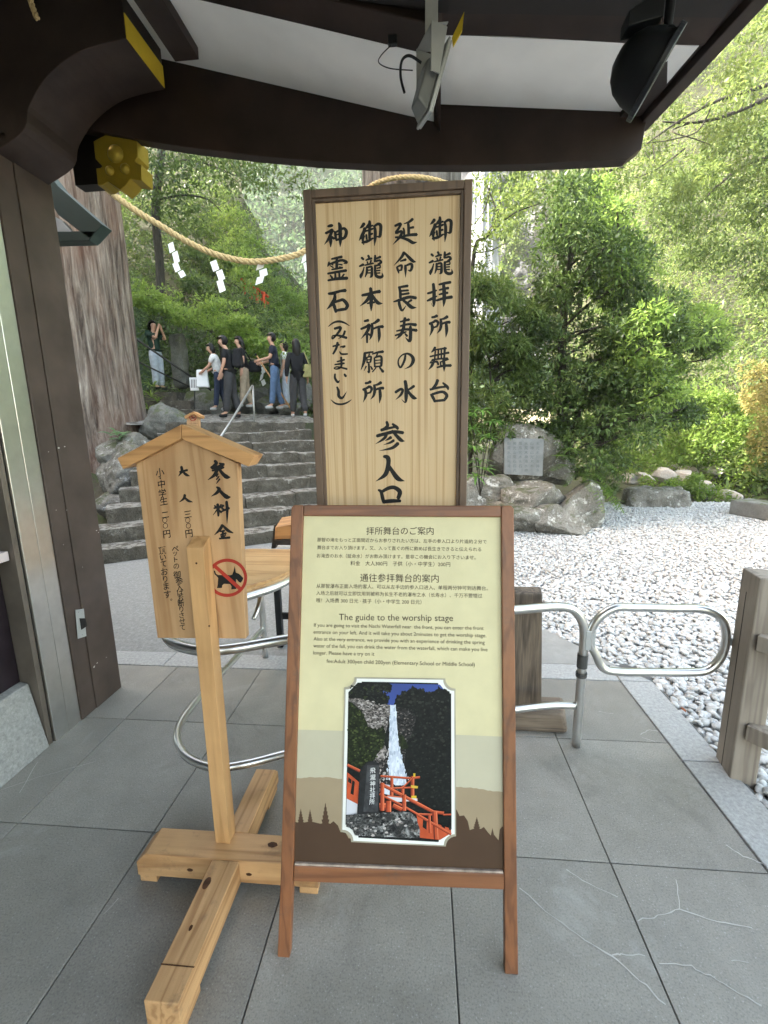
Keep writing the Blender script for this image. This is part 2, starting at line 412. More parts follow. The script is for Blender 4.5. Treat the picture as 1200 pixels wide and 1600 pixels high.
def set_chars(pl, items, mat, root, toimg, d=0.0012, shear=0.16, offset=0.0, name='lettering'):
    """hand-brushed small characters, each put where the photograph has it: (char, zx, zy, height in zoom px)"""
    vs = []; fs = []
    for ch, zx, zy, hh in items:
        me = text_mesh(ch, 1.0, offset)
        xs = np.empty(len(me.vertices)*3); me.vertices.foreach_get('co', xs); xs = xs.reshape(-1, 3)
        cx, cy = (xs[:, 0].min()+xs[:, 0].max())/2, (xs[:, 1].min()+xs[:, 1].max())/2
        if ch in '。': cx -= 0.2
        C_ = pl.px(*toimg(zx, zy), d); Dn = pl.px(*toimg(zx, zy+hh), d); k = (Dn-C_).length/0.92
        n = len(vs)
        for q in xs:
            u, v = q[0]-cx, q[1]-cy
            vs.append(tuple(C_ + pl.ux*(u*k*0.98) + pl.up*((v+u*shear)*k)))
        fs += [tuple(i+n for i in p.vertices) for p in me.polygons]
        bpy.data.meshes.remove(me)
    me = bpy.data.meshes.new(name); me.from_pydata(vs, [], fs)
    return link(name, me, mat, root)
def brush(pl, text, mat, root, toimg, d=0.0012, wk=1.14, name='brushed_character'):
    """brush strokes traced on the board: 'x,y,w x,y,w ...' separated by ';'"""
    mb = MB(); z = 0
    for st in text.split(';'):
        st = st.strip()
        if not st: continue
        pts = [tuple(float(c) for c in q.split(',')) for q in st.split()]
        if len(pts) == 2:
            a, b = pts; pts = [a, ((a[0]+b[0])/2, (a[1]+b[1])/2, (a[2]+b[2])/2), b]
        sp = smooth_path(pts, 5)
        z += 1; dd = d + z*0.00002
        L_ = []; R_ = []; n = len(sp)
        for i, q in enumerate(sp):
            a = sp[max(0, i-1)]; b = sp[min(n-1, i+1)]; t = Vector((b.x-a.x, b.y-a.y))
            t = t.normalized() if t.length > 1e-6 else Vector((1, 0)); nn = Vector((-t.y, t.x)); h = max(q.z, 2)*0.5*wk
            L_.append((q.x+nn.x*h, q.y+nn.y*h)); R_.append((q.x-nn.x*h, q.y-nn.y*h))
        # rounded, slanted ends
        def endcap(p, t, h): return (p.x+t.x*h*0.8, p.y+t.y*h*0.8)
        t0 = Vector((sp[0].x-sp[1].x, sp[0].y-sp[1].y)).normalized(); t1 = Vector((sp[-1].x-sp[-2].x, sp[-1].y-sp[-2].y)).normalized()
        e0 = endcap(sp[0], t0, sp[0].z*0.4*wk); e1 = endcap(sp[-1], t1, sp[-1].z*0.4*wk)
        V = [pl.px(*toimg(*q), dd) for q in L_] + [pl.px(*toimg(*q), dd) for q in R_] + [pl.px(*toimg(*e0), dd), pl.px(*toimg(*e1), dd)]
        F = [(i, i+1, n+i+1, n+i) for i in range(n-1)] + [(0, n, 2*n), (n-1, 2*n+1, 2*n-1)]
        mb.add(V, F)
    return mb.build(name, mat, root)

# ------------------------------------------------------------------ the ground
def structure(name, me, mat, **k): return tag(link(name, me, mat, **k), kind='structure')
def grid_mesh(name, fn, nu, nv):
    vs = [tuple(fn(i/(nu-1), j/(nv-1))) for j in range(nv) for i in range(nu)]
    fs = [(j*nu+i, j*nu+i+1, (j+1)*nu+i+1, (j+1)*nu+i) for j in range(nv-1) for i in range(nu-1)]
    me = bpy.data.meshes.new(name); me.from_pydata(vs, [], fs); return me
# one sheet to the horizon
mb = MB(); mb.poly([(-400, -400, -0.35), (400, -400, -0.35), (400, 600, -0.35), (-400, 600, -0.35)])
structure('ground', mb.mesh('ground'), SOIL)
# slabs: joints measured on the photograph
XJ = [0.1 + 0.595*k for k in range(-10, 2)] + [1.245]
YJ = [-3.4, -2.7, -2.02, -1.33, -0.65, 0.03, 0.755, 1.432, 2.105, 2.665]
mb = MB()
for i in range(len(XJ)-1):
    for j in range(len(YJ)-1):
        g = 0.0022; t = rnd.uniform(-0.0007, 0.0007)
        xs = 0.0
        if XJ[i] < -0.6 and j < 7: pass
        mb.box((XJ[i]+g, YJ[j]+g, -0.03), (XJ[i+1]-g, YJ[j+1]-g, t))
structure('paved_floor', mb.mesh('paved_floor'), SLAB, bevel=0.0025)
mb = MB(); mb.poly([(-6.5, -3.6, -0.008), (1.46, -3.6, -0.008), (1.46, 2.88, -0.008), (-6.5, 2.88, -0.008)])
structure('floor_bed', mb.mesh('floor_bed'), GROUT)
# granite kerb bands along the right and far edges
mb = MB()
yk = [-3.4, -2.2, -1.0, 0.2, 1.02, 1.98, 2.665]
for a, b in zip(yk, yk[1:]): mb.box((1.25, a+.003, -0.2), (1.442, b-.003, 0.004))
xk = [-6.0, -4.2, -3.0, -1.8, -0.6, 0.4, 1.25]
for a, b in zip(xk, xk[1:]): mb.box((a+.003, 2.67, -0.2), (b-.003, 2.85, 0.003))
mb.prism([(1.253, 2.668, -0.2), (1.442, 2.668, -0.2), (1.30, 2.85, -0.2), (1.253, 2.85, -0.2)], (0, 0, 0.204))
structure('kerb', mb.mesh('kerb'), GRANITE, bevel=0.004)
# the approach path of rough aggregate that leads to the stairs
mb = MB(); mb.poly([(-9, 2.853, -0.006), (0.55, 2.853, -0.006), (0.55, 5.2, -0.006), (-0.6, 8.0, -0.006), (-9, 8.0, -0.006)])
structure('path', mb.mesh('path'), AGGREGATE)
mb = MB(); mb.prism([(0.2, 2.855, -0.1), (1.30, 2.855, -0.1), (0.985, 3.37, -0.1), (0.2, 3.37, -0.1)], (0, 0, 0.101))
structure('path_edge', mb.mesh('path_edge'), CONCRETE)
# pale cracks that run over some slabs
def crack(pts, wd):
    P = [atz(x, y, 0) for x, y in pts]; Q = []
    for a, b in zip(P, P[1:]):
        for t in (0, .25, .5, .75):
            q = a.lerp(b, t); Q.append(q + Vector((rnd.uniform(-1, 1), rnd.uniform(-1, 1), 0))*0.0035)
    Q.append(P[-1]); vs = []; n = len(Q)
    for i, q in enumerate(Q):
        t = (Q[min(n-1, i+1)]-Q[max(0, i-1)]).normalized(); s = Vector((-t.y, t.x, 0))*wd*0.6*rnd.uniform(0.5, 1.3)
        vs += [(q.x+s.x, q.y+s.y, 0.0013), (q.x-s.x, q.y-s.y, 0.0013)]
    return vs, [(2*i, 2*i+1, 2*i+3, 2*i+2) for i in range(n-1)]
mb = MB()
for pts, wd in [([(812, 1388), (865, 1435), (915, 1468), (958, 1494), (1000, 1532), (1040, 1570)], .0035), ([(958, 1494), (970, 1490), (1008, 1494)], .003),
                ([(885, 1360), (920, 1382), (965, 1402)], .0025), ([(995, 1438), (1030, 1432), (1062, 1420), (1120, 1440), (1175, 1450)], .003), ([(1062, 1420), (1056, 1375)], .002),
                ([(1030, 1506), (1080, 1510), (1110, 1525), (1150, 1550), (1190, 1572)], .003), ([(1135, 1320), (1160, 1338), (1195, 1350)], .003),
                ([(1000, 1148), (1015, 1140), (1028, 1143)], .004), ([(1003, 1152), (1025, 1160)], .002), ([(935, 1112), (958, 1115)], .003),
                ([(0, 1235), (60, 1215), (150, 1190)], .002), ([(60, 1190), (30, 1240)], .002), ([(1140, 1500), (1170, 1505)], .002), ([(160, 1430), (185, 1404)], .002)]:
    mb.add(*crack(pts, wd))
structure('floor_crack', mb.mesh('floor_crack'), CRACK)

# ------------------------------------------------------------------ white pebbles
def ico(sub):
    bm = bmesh.new(); bmesh.ops.create_icosphere(bm, subdivisions=sub, radius=1.0)
    v = np.array([q.co[:] for q in bm.verts]); f = np.array([[x.index for x in q.verts] for q in bm.faces]); bm.free(); return v, f
def scatter(name, P, size, v, f, mat, flat=0.55, tilt=0.35, seed=1, **k):
    """one mesh of many small stones"""
    g = np.random.default_rng(seed); n = len(P)
    s = size[:, None]*np.stack([g.uniform(.8, 1.35, n), g.uniform(.65, 1.0, n), flat*g.uniform(.7, 1.2, n)], 1)
    a = g.uniform(0, 6.283, n); tx, ty = g.normal(0, tilt, n), g.normal(0, tilt, n)
    q = v[None]*(1+g.normal(0, .09, (n, len(v), 1)))*s[:, None]
    x, y, z = q[..., 0], q[..., 1], q[..., 2]
    y, z = y*np.cos(tx)[:, None]-z*np.sin(tx)[:, None], y*np.sin(tx)[:, None]+z*np.cos(tx)[:, None]
    x, z = x*np.cos(ty)[:, None]+z*np.sin(ty)[:, None], -x*np.sin(ty)[:, None]+z*np.cos(ty)[:, None]
    x, y = x*np.cos(a)[:, None]-y*np.sin(a)[:, None], x*np.sin(a)[:, None]+y*np.cos(a)[:, None]
    V = np.stack([x, y, z], -1)+P[:, None]
    F = (f[None]+(np.arange(n)*len(v))[:, None, None]).reshape(-1, f.shape[1])
    return npmesh(name, V.reshape(-1, 3), F, mat, **k)
def npmesh(name, V, F, mat, root=None, smooth=True, **k):
    me = bpy.data.meshes.new(name); n, m = len(V), F.shape[1]
    me.vertices.add(n); me.vertices.foreach_set('co', np.ascontiguousarray(V, dtype=np.float32).ravel())
    me.loops.add(F.size); me.loops.foreach_set('vertex_index', F.astype(np.int32).ravel())
    me.polygons.add(len(F)); me.polygons.foreach_set('loop_start', np.arange(0, F.size, m, dtype=np.int32))
    try: me.polygons.foreach_set('loop_total', np.full(len(F), m, dtype=np.int32))
    except Exception: pass
    me.update(calc_edges=True)
    return link(name, me, mat, root, smooth=smooth, **k)
def in_gravel(x, y):
    ok = (x > 1.455) | ((y > 2.86) & (x > 1.30-0.615*(y-2.85))) | (y > 3.38)
    return ok & (x > 0.55-0.30*(np.maximum(y, 5.2)-5.2)) & (y < 9.5) & (x < 9.5)
sp = 0.0385
gx, gy = np.meshgrid(np.arange(-0.8, 9.5, sp), np.arange(0.2, 9.5, sp*0.87))
gx = gx + (np.arange(gx.shape[0]) % 2)[:, None]*sp/2
gx = (gx + NR.normal(0, .009, gx.shape)).ravel(); gy = (gy + NR.normal(0, .009, gy.shape)).ravel()
vis = in_gravel(gx, gy) & (gx < 1.15*gy + 0.5)
gx, gy = gx[vis], gy[vis]
P = np.stack([gx, gy, NR.normal(-0.012, .007, len(gx))], 1)
sz = NR.uniform(.014, .030, len(gx))
P2 = P.copy(); P2[:, 0] += .017; P2[:, 1] += .013; P2[:, 2] -= .016
P = np.concatenate([P, P2[gy < 4.0]]); sz = np.concatenate([sz, sz[gy < 4.0]]); gy = P[:, 1]
near = gy < 4.6
v1, f1 = ico(2); v0, f0 = ico(1)
vA = np.concatenate([P[near], sz[near][:, None]], 1); vB = np.concatenate([P[~near], sz[~near][:, None]], 1)
def join_scatter(name):
    g = []
    for q, (v, f), sd in ((vA, (v1, f1), 3), (vB, (v0, f0), 4)):
        o = scatter(name, q[:, :3], q[:, 3], v, f, PEBBLE, seed=sd); g.append(o)
    bm = bmesh.new()
    for o in g: bm.from_mesh(o.data)
    me = bpy.data.meshes.new(name); bm.to_mesh(me); bm.free(); me.materials.append(PEBBLE)
    for o in g[1:]: bpy.data.objects.remove(o)
    g[0].data = me
    return g[0]
grav = tag(join_scatter('gravel'), 'white rounded pebbles covering the courtyard right of the signs', 'gravel', kind='stuff')
mb = MB(); mb.poly([(1.443, -3, -.03), (10, -3, -.03), (10, 9.6, -.03), (-1.2, 9.6, -.03), (0.5, 3.0, -.03), (1.30, 2.853, -.03)])
structure('courtyard', mb.mesh('courtyard'), plain('pebble_bed', (0.33, 0.328, 0.32), 0.9, sc=40))
def leaf_flat(p, a, s):
    q = [(-1, 0), (-.3, .42), (.4, .35), (1, 0), (.4, -.35), (-.3, -.42)]; c, n = math.cos(a), math.sin(a)
    return [(p[0]+(x*c-y*n)*s, p[1]+(x*n+y*c)*s, p[2]+(0.3*abs(y)+0.12*x)*s) for x, y in q]
for (x, y, s, lab) in [(1068, 1109, .022, 'brown fallen leaf on the pebbles left of the grey post'), (1052, 966, .016, 'small reddish fallen leaf on the pebbles inside the loop of the gate')]:
    p = atz(x, y, 0.012); mb = MB(); mb.prism([Vector(q) for q in leaf_flat(p, rnd.uniform(0, 3), s)], (0, 0, 0.001))
    tag(mb.build('fallen_leaf', plain('dead_leaf', (0.26, 0.085, 0.035), 0.7), loc=p), lab, 'leaf')

# ------------------------------------------------------------------ gatehouse on the left with its roof
XW = -1.915
house = thing('gatehouse', 'dark brown shrine gatehouse with white soffit, steel clad jamb and ticket window', 'building', (-1.915, 1.9, 0))
mb = MB()                                                   # the corner post: two boards with a groove between
mb.box((-2.20, 2.190, 0.0), (XW, 2.405, 3.05)); mb.box((-2.20, 2.082, 0.0), (XW-0.004, 2.186, 3.05))
mb.build('corner_post', POST_PAINT, house, bevel=0.003)
mb = MB()
mb.box((-2.18, 1.995, 0.0), (XW-0.012, 2.079, 3.0)); mb.box((-2.18, 1.905, 0.0), (XW-0.012, 1.993, 3.0))
mb.build('steel_jamb', STEEL, house, bevel=0.002)
mb = MB(); mb.box((-2.2, 1.872, 0.0), (XW-0.025, 1.9, 3.0)); mb.build('window_frame', plain('bronze_frame', (0.16, 0.135, 0.115), 0.4, metal=0.5), house, bevel=0.002)
mb = MB(); mb.box((-2.16, -3.0, 0.36), (-2.03, 1.868, 1.0)); mb.build('lower_panel', DARKPANEL, house, bevel=0.002)
mb = MB(); mb.box((-2.14, -3.0, 1.06), (-2.10, 1.868, 2.6)); mb.build('ticket_window', plain('dark_glass', (0.008, 0.008, 0.010), 0.08), house)
mb = MB(); mb.box((-2.20, -3.0, 1.005), (-1.965, 1.868, 1.052)); mb.build('counter_shelf', PINKSHELF, house, bevel=0.004)
mb = MB(); mb.hexa([(-2.25, -3.0, 0), (-1.93, -3.0, 0), (-1.93, 1.868, 0), (-2.25, 1.868, 0), (-2.25, -3.0, .40), (-1.985, -3.0, .36), (-1.985, 1.868, .36), (-2.25, 1.868, .40)])
mb.build('granite_base', stone('dark_speckled_granite', [(0.10, 0.10, 0.10), (0.24, 0.24, 0.235), (0.42, 0.415, 0.40)], 60, 0.2, 0.003, 0.7), house, bevel=0.006)
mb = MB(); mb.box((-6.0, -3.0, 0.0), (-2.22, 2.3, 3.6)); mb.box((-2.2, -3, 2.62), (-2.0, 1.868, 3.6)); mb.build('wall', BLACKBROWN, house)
chip = MB()
for x, y, r in [(92, 700, .008), (101, 698, .005), (88, 797, .004), (104, 797, .003), (151, 829, .006), (154, 832, .004), (147, 1042, .010), (152, 1036, .006), (166, 1027, .005), (129, 886, .003), (76, 706, .004), (99, 851, .003)]:
    c = atx(x, y, XW+.0012); n = 7; chip.poly([c+Vector((0, math.cos(2*math.pi*k/n)*r*rnd.uniform(.4, 1.3), math.sin(2*math.pi*k/n)*r*rnd.uniform(.3, .8))) for k in range(n)])
ch_ = chip.build('paint_chips', plain('bare_chip', (0.5, 0.48, 0.45), .8), house); ch_['kind'] = 'stuff'
# recessed pull on the post
pull = MB(); o = Vector((XW, 2.20, 0.0))
a = [atx(q[0], q[1], XW) for q in [(117, 953), (130, 951), (134, 994), (121, 998)]]
pull.prism([q + Vector((0.0005, 0, 0)) for q in a], (0.004, 0, 0))
pl_ = pull.build('pull_plate', GREYMETAL, house, bevel=0.001)
cup = MB(); c = [atx(q[0], q[1], XW+0.006) for q in [(124, 966), (133, 966), (136, 978), (127, 984)]]
cup.prism(c, (0.003, 0, 0)); cup.build('pull_cup', plain('dark_cup', (0.03, 0.028, 0.027), 0.3, metal=0.5), pl_, bevel=0.001)
for q in [(123, 956), (129, 991)]:
    sc_ = MB(); sc_.lathe([(0.006, 0), (0.005, 0.003), (0.0, 0.0035)], atx(q[0], q[1], XW+0.0045), (1, 0, 0), 10); sc_.build('screw', GREYMETAL, pl_, smooth=True)

YB, YN = 2.45, 2.05                                          # eave board and the beam nearer to us
def xz(pts, Y): return [at(x, y, Y) for x, y in pts]
bot = xz([(20, 190), (120, 200), (230, 220), (300, 231), (400, 243), (500, 252), (600, 257), (720, 258), (830, 256), (980, 249), (1003, 232), (1010, 190)], YB)
top = [Vector((bot[-1].x, YB, 3.30)), Vector((-2.3, YB, 4.0)), Vector((-2.3, YB, bot[0].z))]
mb = MB(); mb.prism(bot + top, (0, 0.065, 0))
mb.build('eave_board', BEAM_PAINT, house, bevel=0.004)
def soffit(nm, quad, th=0.03):
    mb = MB(); mb.prism(quad, (0, 0, th)); return mb.build(nm, WHITE_PAINT, house)
A0, A1 = at(275, 97, YB-.002), at(678, 190, YB-.002); B0, B1 = at(330, 4, YN), at(670, 85, YN)
def ext(a, b, t): return a + (b-a)*t
soffit('soffit_panel', [ext(A0, A1, -.5), A1, B1, ext(B0, B1, -.6)])
C0, C1 = at(689, 163, YB-.002), at(1004, 176, YB-.002); D0, D1 = at(689, 54, YN), at(1092, 72, YN)
soffit('soffit_panel', [C0, C1, D1, D0])
mb = MB(); mb.hexa([A1+Vector((.003, 0, -.002)), C0+Vector((-.002, 0, -.12)), D0+Vector((-.002, 0, -.08)), B1+Vector((.003, 0, -.002)),
                    A1+Vector((.003, 0, .2)), C0+Vector((-.002, 0, .2)), D0+Vector((-.002, 0, .2)), B1+Vector((.003, 0, .2))]); mb.build('soffit_rib', BROWN_PAINT, house)
# inner beam: its underside shows behind the soffit
mb = MB()
mb.prism([ext(B0, B1, -.6)+Vector((0, -.002, -.004)), B1+Vector((0, -.002, -.004)), at(690, 56, YN), at(800, 58, YN), at(1000, 70, YN), at(1100, 72, YN), Vector((1.15, YN, 3.5)), Vector((-2.2, YN, 4.2))], (0, -0.14, 0))
mb.build('inner_beam', BEAM_PAINT, house, bevel=0.004)
mb = MB(); e0, e1 = at(350, -30, 1.90), at(700, 22, 1.90)
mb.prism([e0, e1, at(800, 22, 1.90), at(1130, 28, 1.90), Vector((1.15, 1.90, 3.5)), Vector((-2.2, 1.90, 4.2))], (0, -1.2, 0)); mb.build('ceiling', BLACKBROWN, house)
# verge board along the right edge of the roof
o1, o2 = Vector((1.033, 2.52, 2.972)), Vector((1.245, 0.9, 2.972))
o0 = Vector((1.033, 2.52, 2.972))
def verge(x0, x1, z0, z1, nm, m):
    mb = MB(); d = (o2-o1)*2.6
    a = [o1+Vector((x0, 0, z0-2.972)), o1+Vector((x1, 0, z0-2.972)), o1+Vector((x1, 0, z0-2.972))+d, o1+Vector((x0, 0, z0-2.972))+d]
    mb.hexa(a+[q+Vector((0, 0, z1-z0)) for q in a]); return mb.build(nm, m, house, bevel=0.004)
verge(-0.03, 0.03, 2.972, 3.3, 'verge_board', BROWN_PAINT)
verge(-0.13, -0.035, 3.0, 3.3, 'verge_beam', BROWN_PAINT)
mb = MB(); mb.box((-6.2, -3.2, 3.62), (1.0, 2.40, 3.75)); mb.box((0.2, -3.2, 3.3), (1.0, 2.40, 3.62)); mb.build('roof', plain('copper_green_roof', (0.10, 0.13, 0.115), 0.6), house)
# curved bracket arm on the post, its end painted yellow
YF, YK = 2.10, 2.388
def arc(pts, Y): return smooth_path([at(x, y, Y) for x, y in pts], 5)
low = arc([(-30, 250), (35, 206), (46, 165), (75, 118), (125, 80), (196, 60)], YF)
low[0].x = -2.1
EX = at(196, 60, YF); ET = Vector((EX.x, YF, at(195, 18, YF).z))
poly = low + [ET, Vector((EX.x, YF, 3.75)), Vector((-2.15, YF, 3.75))]
mb = MB(); mb.prism(poly, (0, YK-YF, 0)); mb.build('bracket_arm', BROWN_PAINT, house, bevel=0.003)
E_ = [EX, ET]; xe = E_[0].x + 0.0015
mb = MB(); mb.prism([(xe, YF+.004, E_[0].z+.003), (xe, YK-.004, E_[0].z+.003), (xe, YK-.004, E_[1].z), (xe, YF+.004, E_[1].z)], (0.003, 0, 0)); mb.build('painted_end', YELLOW, house)
mb = MB(); q = [at(36, 207, YF), at(-40, 252, YF)]
mb.prism([Vector((-2.2, YF-.015, 2.86)), Vector((XW+.012, YF-.015, 2.875)), Vector((XW+.012, YF-.015, 2.93)), Vector((-1.86, YF-.015, q[0].z)), Vector((-2.2, YF-.015, q[0].z))], (0, YK-YF+.03, 0)); mb.build('bearing_block', BROWN_PAINT, house, bevel=0.004)
# second bracket above, cut in a curve in front of the white soffit
Y2, Y3 = 2.06, 2.32
q0, q1 = at(274, 97, Y3), at(311, 91, Y3)
mb = MB(); mb.box((q0.x, 1.5, q0.z), (q1.x, Y3, q0.z+.5)); mb.build('bracket_arm', BROWN_PAINT, house, bevel=0.003)
# yellow end of a roof rib by the floodlight
mb = MB(); mb.prism([at(725, 22, 1.885), at(722, 50, 1.885), at(708, 75, 1.885), at(706, 62, 1.885)], (0, -0.01, 0)); mb.build('painted_end', YELLOW, house)
# gilded pendant under the beam end
gp = MB(); G = lambda x, y: at(x, y, 2.47)
front = [(x/3, y/3) for x, y in [(437, 662), (478, 640), (522, 617), (582, 633), (640, 650), (645, 735), (632, 756), (648, 768), (662, 772), (664, 846), (612, 838), (590, 868), (565, 890), (532, 868), (505, 850), (480, 866), (458, 868), (450, 788), (470, 786), (478, 778), (446, 744)]]
gp.prism([G(*q) for q in front], (0, 0.10, 0)); go = gp.build('gilded_pendant', GOLD, house, bevel=0.003)
gb = MB()
for x, y, r in [(181, 241, 11.5), (172.5, 267.5, 6), (196.5, 264.5, 7)]:
    cpt = G(x, y); k = (G(x+r, y)-cpt).length
    gb.lathe([(k*1.05, 0), (k*1.05, 0.006), (k*0.8, 0.016), (k*0.35, 0.021), (0, 0.022)], cpt+Vector((0, -.0005, 0)), (0, -1, 0), 24)
gb.build('boss', plain('bright_gold', (0.42, 0.31, 0.045), 0.35, metal=0.4), go, smooth=True)
mb = MB(); mb.box((G(105, 240).x, 2.50, 2.90), (G(160, 240).x, 2.57, 3.25)); mb.build('beam_end', BLACKBROWN, house)

# grey green hooded lantern on the far side of the post
hood = thing('wall_lantern', 'grey green sloped metal hood fixed behind the brown corner post', 'lantern', (-2.3, 3.2, 2.95))
hp = lambda x, y, Y=3.2: at(x, y, Y)
mb = MB(); mb.prism([hp(70, 265), hp(90, 290), hp(160, 351), hp(140, 373), hp(90, 335), hp(70, 300)], (0, .10, 0)); mb.build('roof_slope', GREENHOOD, hood, bevel=0.003)
mb = MB(); mb.prism([hp(60, 361), hp(150, 361), hp(139, 376), hp(60, 378)], (0, .09, 0)); mb.build('bottom_frame', GREENHOOD, hood, bevel=0.003)
mb = MB(); mb.prism([hp(70, 330), hp(94, 343), hp(112, 362), hp(70, 362)], (0, .05, 0)); mb.build('gable_panel', plain('pale_panel', (0.5, 0.51, 0.5), 0.6), hood)

# straw end of a festoon at the top left
mb = MB()
def rope(mb, path, r, turns_per_m=7.0, strands=3, n=6):
    P = [Vector(q) for q in path]; L_ = [0]
    for a, b in zip(P, P[1:]): L_.append(L_[-1]+(b-a).length)
    for s in range(strands):
        pts = []
        for i, p in enumerate(P):
            t = (P[min(len(P)-1, i+1)]-P[max(0, i-1)]).normalized(); u = t.cross(Vector((0, 1, 0.01))).normalized(); w_ = t.cross(u)
            a = 2*math.pi*(s/strands + L_[i]*turns_per_m); pts.append(p+(u*math.cos(a)+w_*math.sin(a))*r*0.5)
        mb.tube(pts, r*0.58, n)
Pq = [at(44, -14, 1.85), at(50, 8, 1.85), at(58, 29, 1.85)]
rope(mb, smooth_path(Pq, 8), 0.010, 22)
tag(mb.build('straw_rope_end', STRAW, loc=at(50, 8, 1.85)), 'short end of twisted straw rope hanging from the dark ceiling', 'rope')

# ------------------------------------------------------------------ lamps on the beam
fl = thing('floodlight', 'grey square floodlight on a pale pole under the eave', 'floodlight', at(675, 90, 1.85))
Fc = at(675, 132, 1.85); dv_ = ray(678, 130).normalized(); nrm = CR @ Vector((0.77, -0.60, 0.10)); nrm = (nrm-dv_*(nrm.dot(dv_)-.16)).normalized(); uu = CR @ Vector((0.62, 0.78, 0)); uu = (uu - nrm*uu.dot(nrm)).normalized(); vv = nrm.cross(uu)
def obox(mb, c, u, v, n, a, b, d0, d1, taper=1.0):
    bt = [c+u*(sx*a)+v*(sy*b)+n*d0 for sx, sy in ((-1,-1),(1,-1),(1,1),(-1,1))]; tp = [c+u*(sx*a*taper)+v*(sy*b*taper)+n*d1 for sx, sy in ((-1,-1),(1,-1),(1,1),(-1,1))]
    mb.hexa(bt+tp)
mb = MB(); obox(mb, Fc, uu, vv, nrm, .118, .06, 0.0, .010); obox(mb, Fc, uu, vv, nrm, .114, .057, .010, .017); mb.build('glass_frame', GREYMETAL, fl, bevel=0.004)
mb = MB(); obox(mb, Fc-uu*.02, uu, vv, nrm, .09, .048, -.001, -.045, .70); mb.build('housing', plain('grey_cast_housing', (0.30, 0.31, 0.32), 0.45, metal=0.4), fl, bevel=0.006)
mb = MB(); P0 = at(674, 60, 1.85)
for s in (-1, 1):
    a = Fc - nrm*.02 + vv*(s*.066) + uu*.01; b = P0 + vv*(s*.066)
    d = (b-a).normalized(); side = d.cross(vv).normalized()
    mb.hexa([a-side*.016-vv*.003-d*.02, a+side*.016-vv*.003-d*.02, a+side*.016+vv*.003-d*.02, a-side*.016+vv*.003-d*.02, b-side*.03-vv*.003, b+side*.03-vv*.003, b+side*.03+vv*.003, b-side*.03+vv*.003])
mb.hexa([P0-vv*.068-Vector((.03, 0, 0)), P0-vv*.068+Vector((.03, 0, 0)), P0+vv*.068+Vector((.03, 0, 0)), P0+vv*.068-Vector((.03, 0, 0)),
         P0-vv*.068+Vector((-.03, 0, .004)), P0-vv*.068+Vector((.03, 0, .004)), P0+vv*.068+Vector((.03, 0, .004)), P0+vv*.068+Vector((-.03, 0, .004))])
mb.build('yoke', GREYMETAL, fl, bevel=0.001)
mb = MB(); mb.box((P0.x-.022, P0.y-.02, P0.z+.006), (P0.x+.022, P0.y+.02, P0.z+.45)); mb.build('pole', plain('pale_square_tube', (0.48, 0.48, 0.47), 0.5, var=.15), fl, bevel=0.002)
mb = MB(); mb.tube(smooth_path([at(632, 145, 1.80), at(626, 120, 1.80), at(628, 95, 1.8), at(640, 87, 1.8), at(658, 98, 1.82)], 6), .0045, 8)
mb.tube(smooth_path([at(612, 70, 1.89), at(596, 86, 1.88), at(592, 98, 1.87), at(610, 107, 1.85), at(645, 110, 1.83)], 6), .0018, 6); mb.build('cable', BLACKMETAL, fl, smooth=True)
mb = MB(); mb.box(at(606, 68, 1.89)[:], (at(620, 52, 1.89)+Vector((0, .02, 0)))[:]); mb.build('junction_clip', BLACKMETAL, fl, bevel=.003)

spk = thing('round_floodlight', 'black bowl shaped round floodlight on a bracket at the right end of the eave', 'floodlight', at(1020, 90, 1.75))
rc = at(1022, 116, 1.75); dv_ = ray(1024, 112).normalized(); ax = CR @ Vector((0.90, -0.44, 0)); ax = (ax-dv_*(ax.dot(dv_)+.02)).normalized()
lk = 0.54
mb = MB(); mb.lathe([(r_*lk, h*lk) for r_, h in [(0, -.25), (.05, -.245), (.11, -.215), (.155, -.165), (.185, -.09), (.20, 0.0)]], rc, ax, 32); mb.build('bowl', BLACKMETAL, spk, smooth=True)
mb = MB(); mb.lathe([(r_*lk, h*lk) for r_, h in [(.19, -.012), (.228, -.012), (.228, .022), (.20, .022), (.19, .0)]], rc, ax, 40); mb.build('rim', plain('dark_rim', (0.022, 0.023, 0.028), 0.4), spk, smooth=False, bevel=.003)
mb = MB(); mb.lathe([(.199*lk, .008), (.0, .010)], rc, ax, 32); mb.build('lens', plain('frosted_lens', (0.55, 0.55, 0.50), 0.3), spk, smooth=True)
mb = MB(); t1, t2 = at(1041, 62, 1.72), at(1050, 5, 1.72)
mb.tube([t1, t2+Vector((0, 0, .12))], [.013, .018], 8)
b1, b2 = at(985, 52, 1.72), at(1030, 32, 1.72); mb.hexa([b1+Vector((-.02, -.03, 0)), b2+Vector((0, -.03, -.01)), b2+Vector((0, .03, -.01)), b1+Vector((-.02, .03, 0)), b1+Vector((-.02, -.03, .04)), b2+Vector((0, -.03, .07)), b2+Vector((0, .03, .07)), b1+Vector((-.02, .03, .04))])
mb.lathe([(0.014, -.02), (0.014, .03), (0, .032)], at(1041, 58, 1.70), (0, -1, 0), 12); mb.build('bracket', BLACKMETAL, spk, bevel=.003)

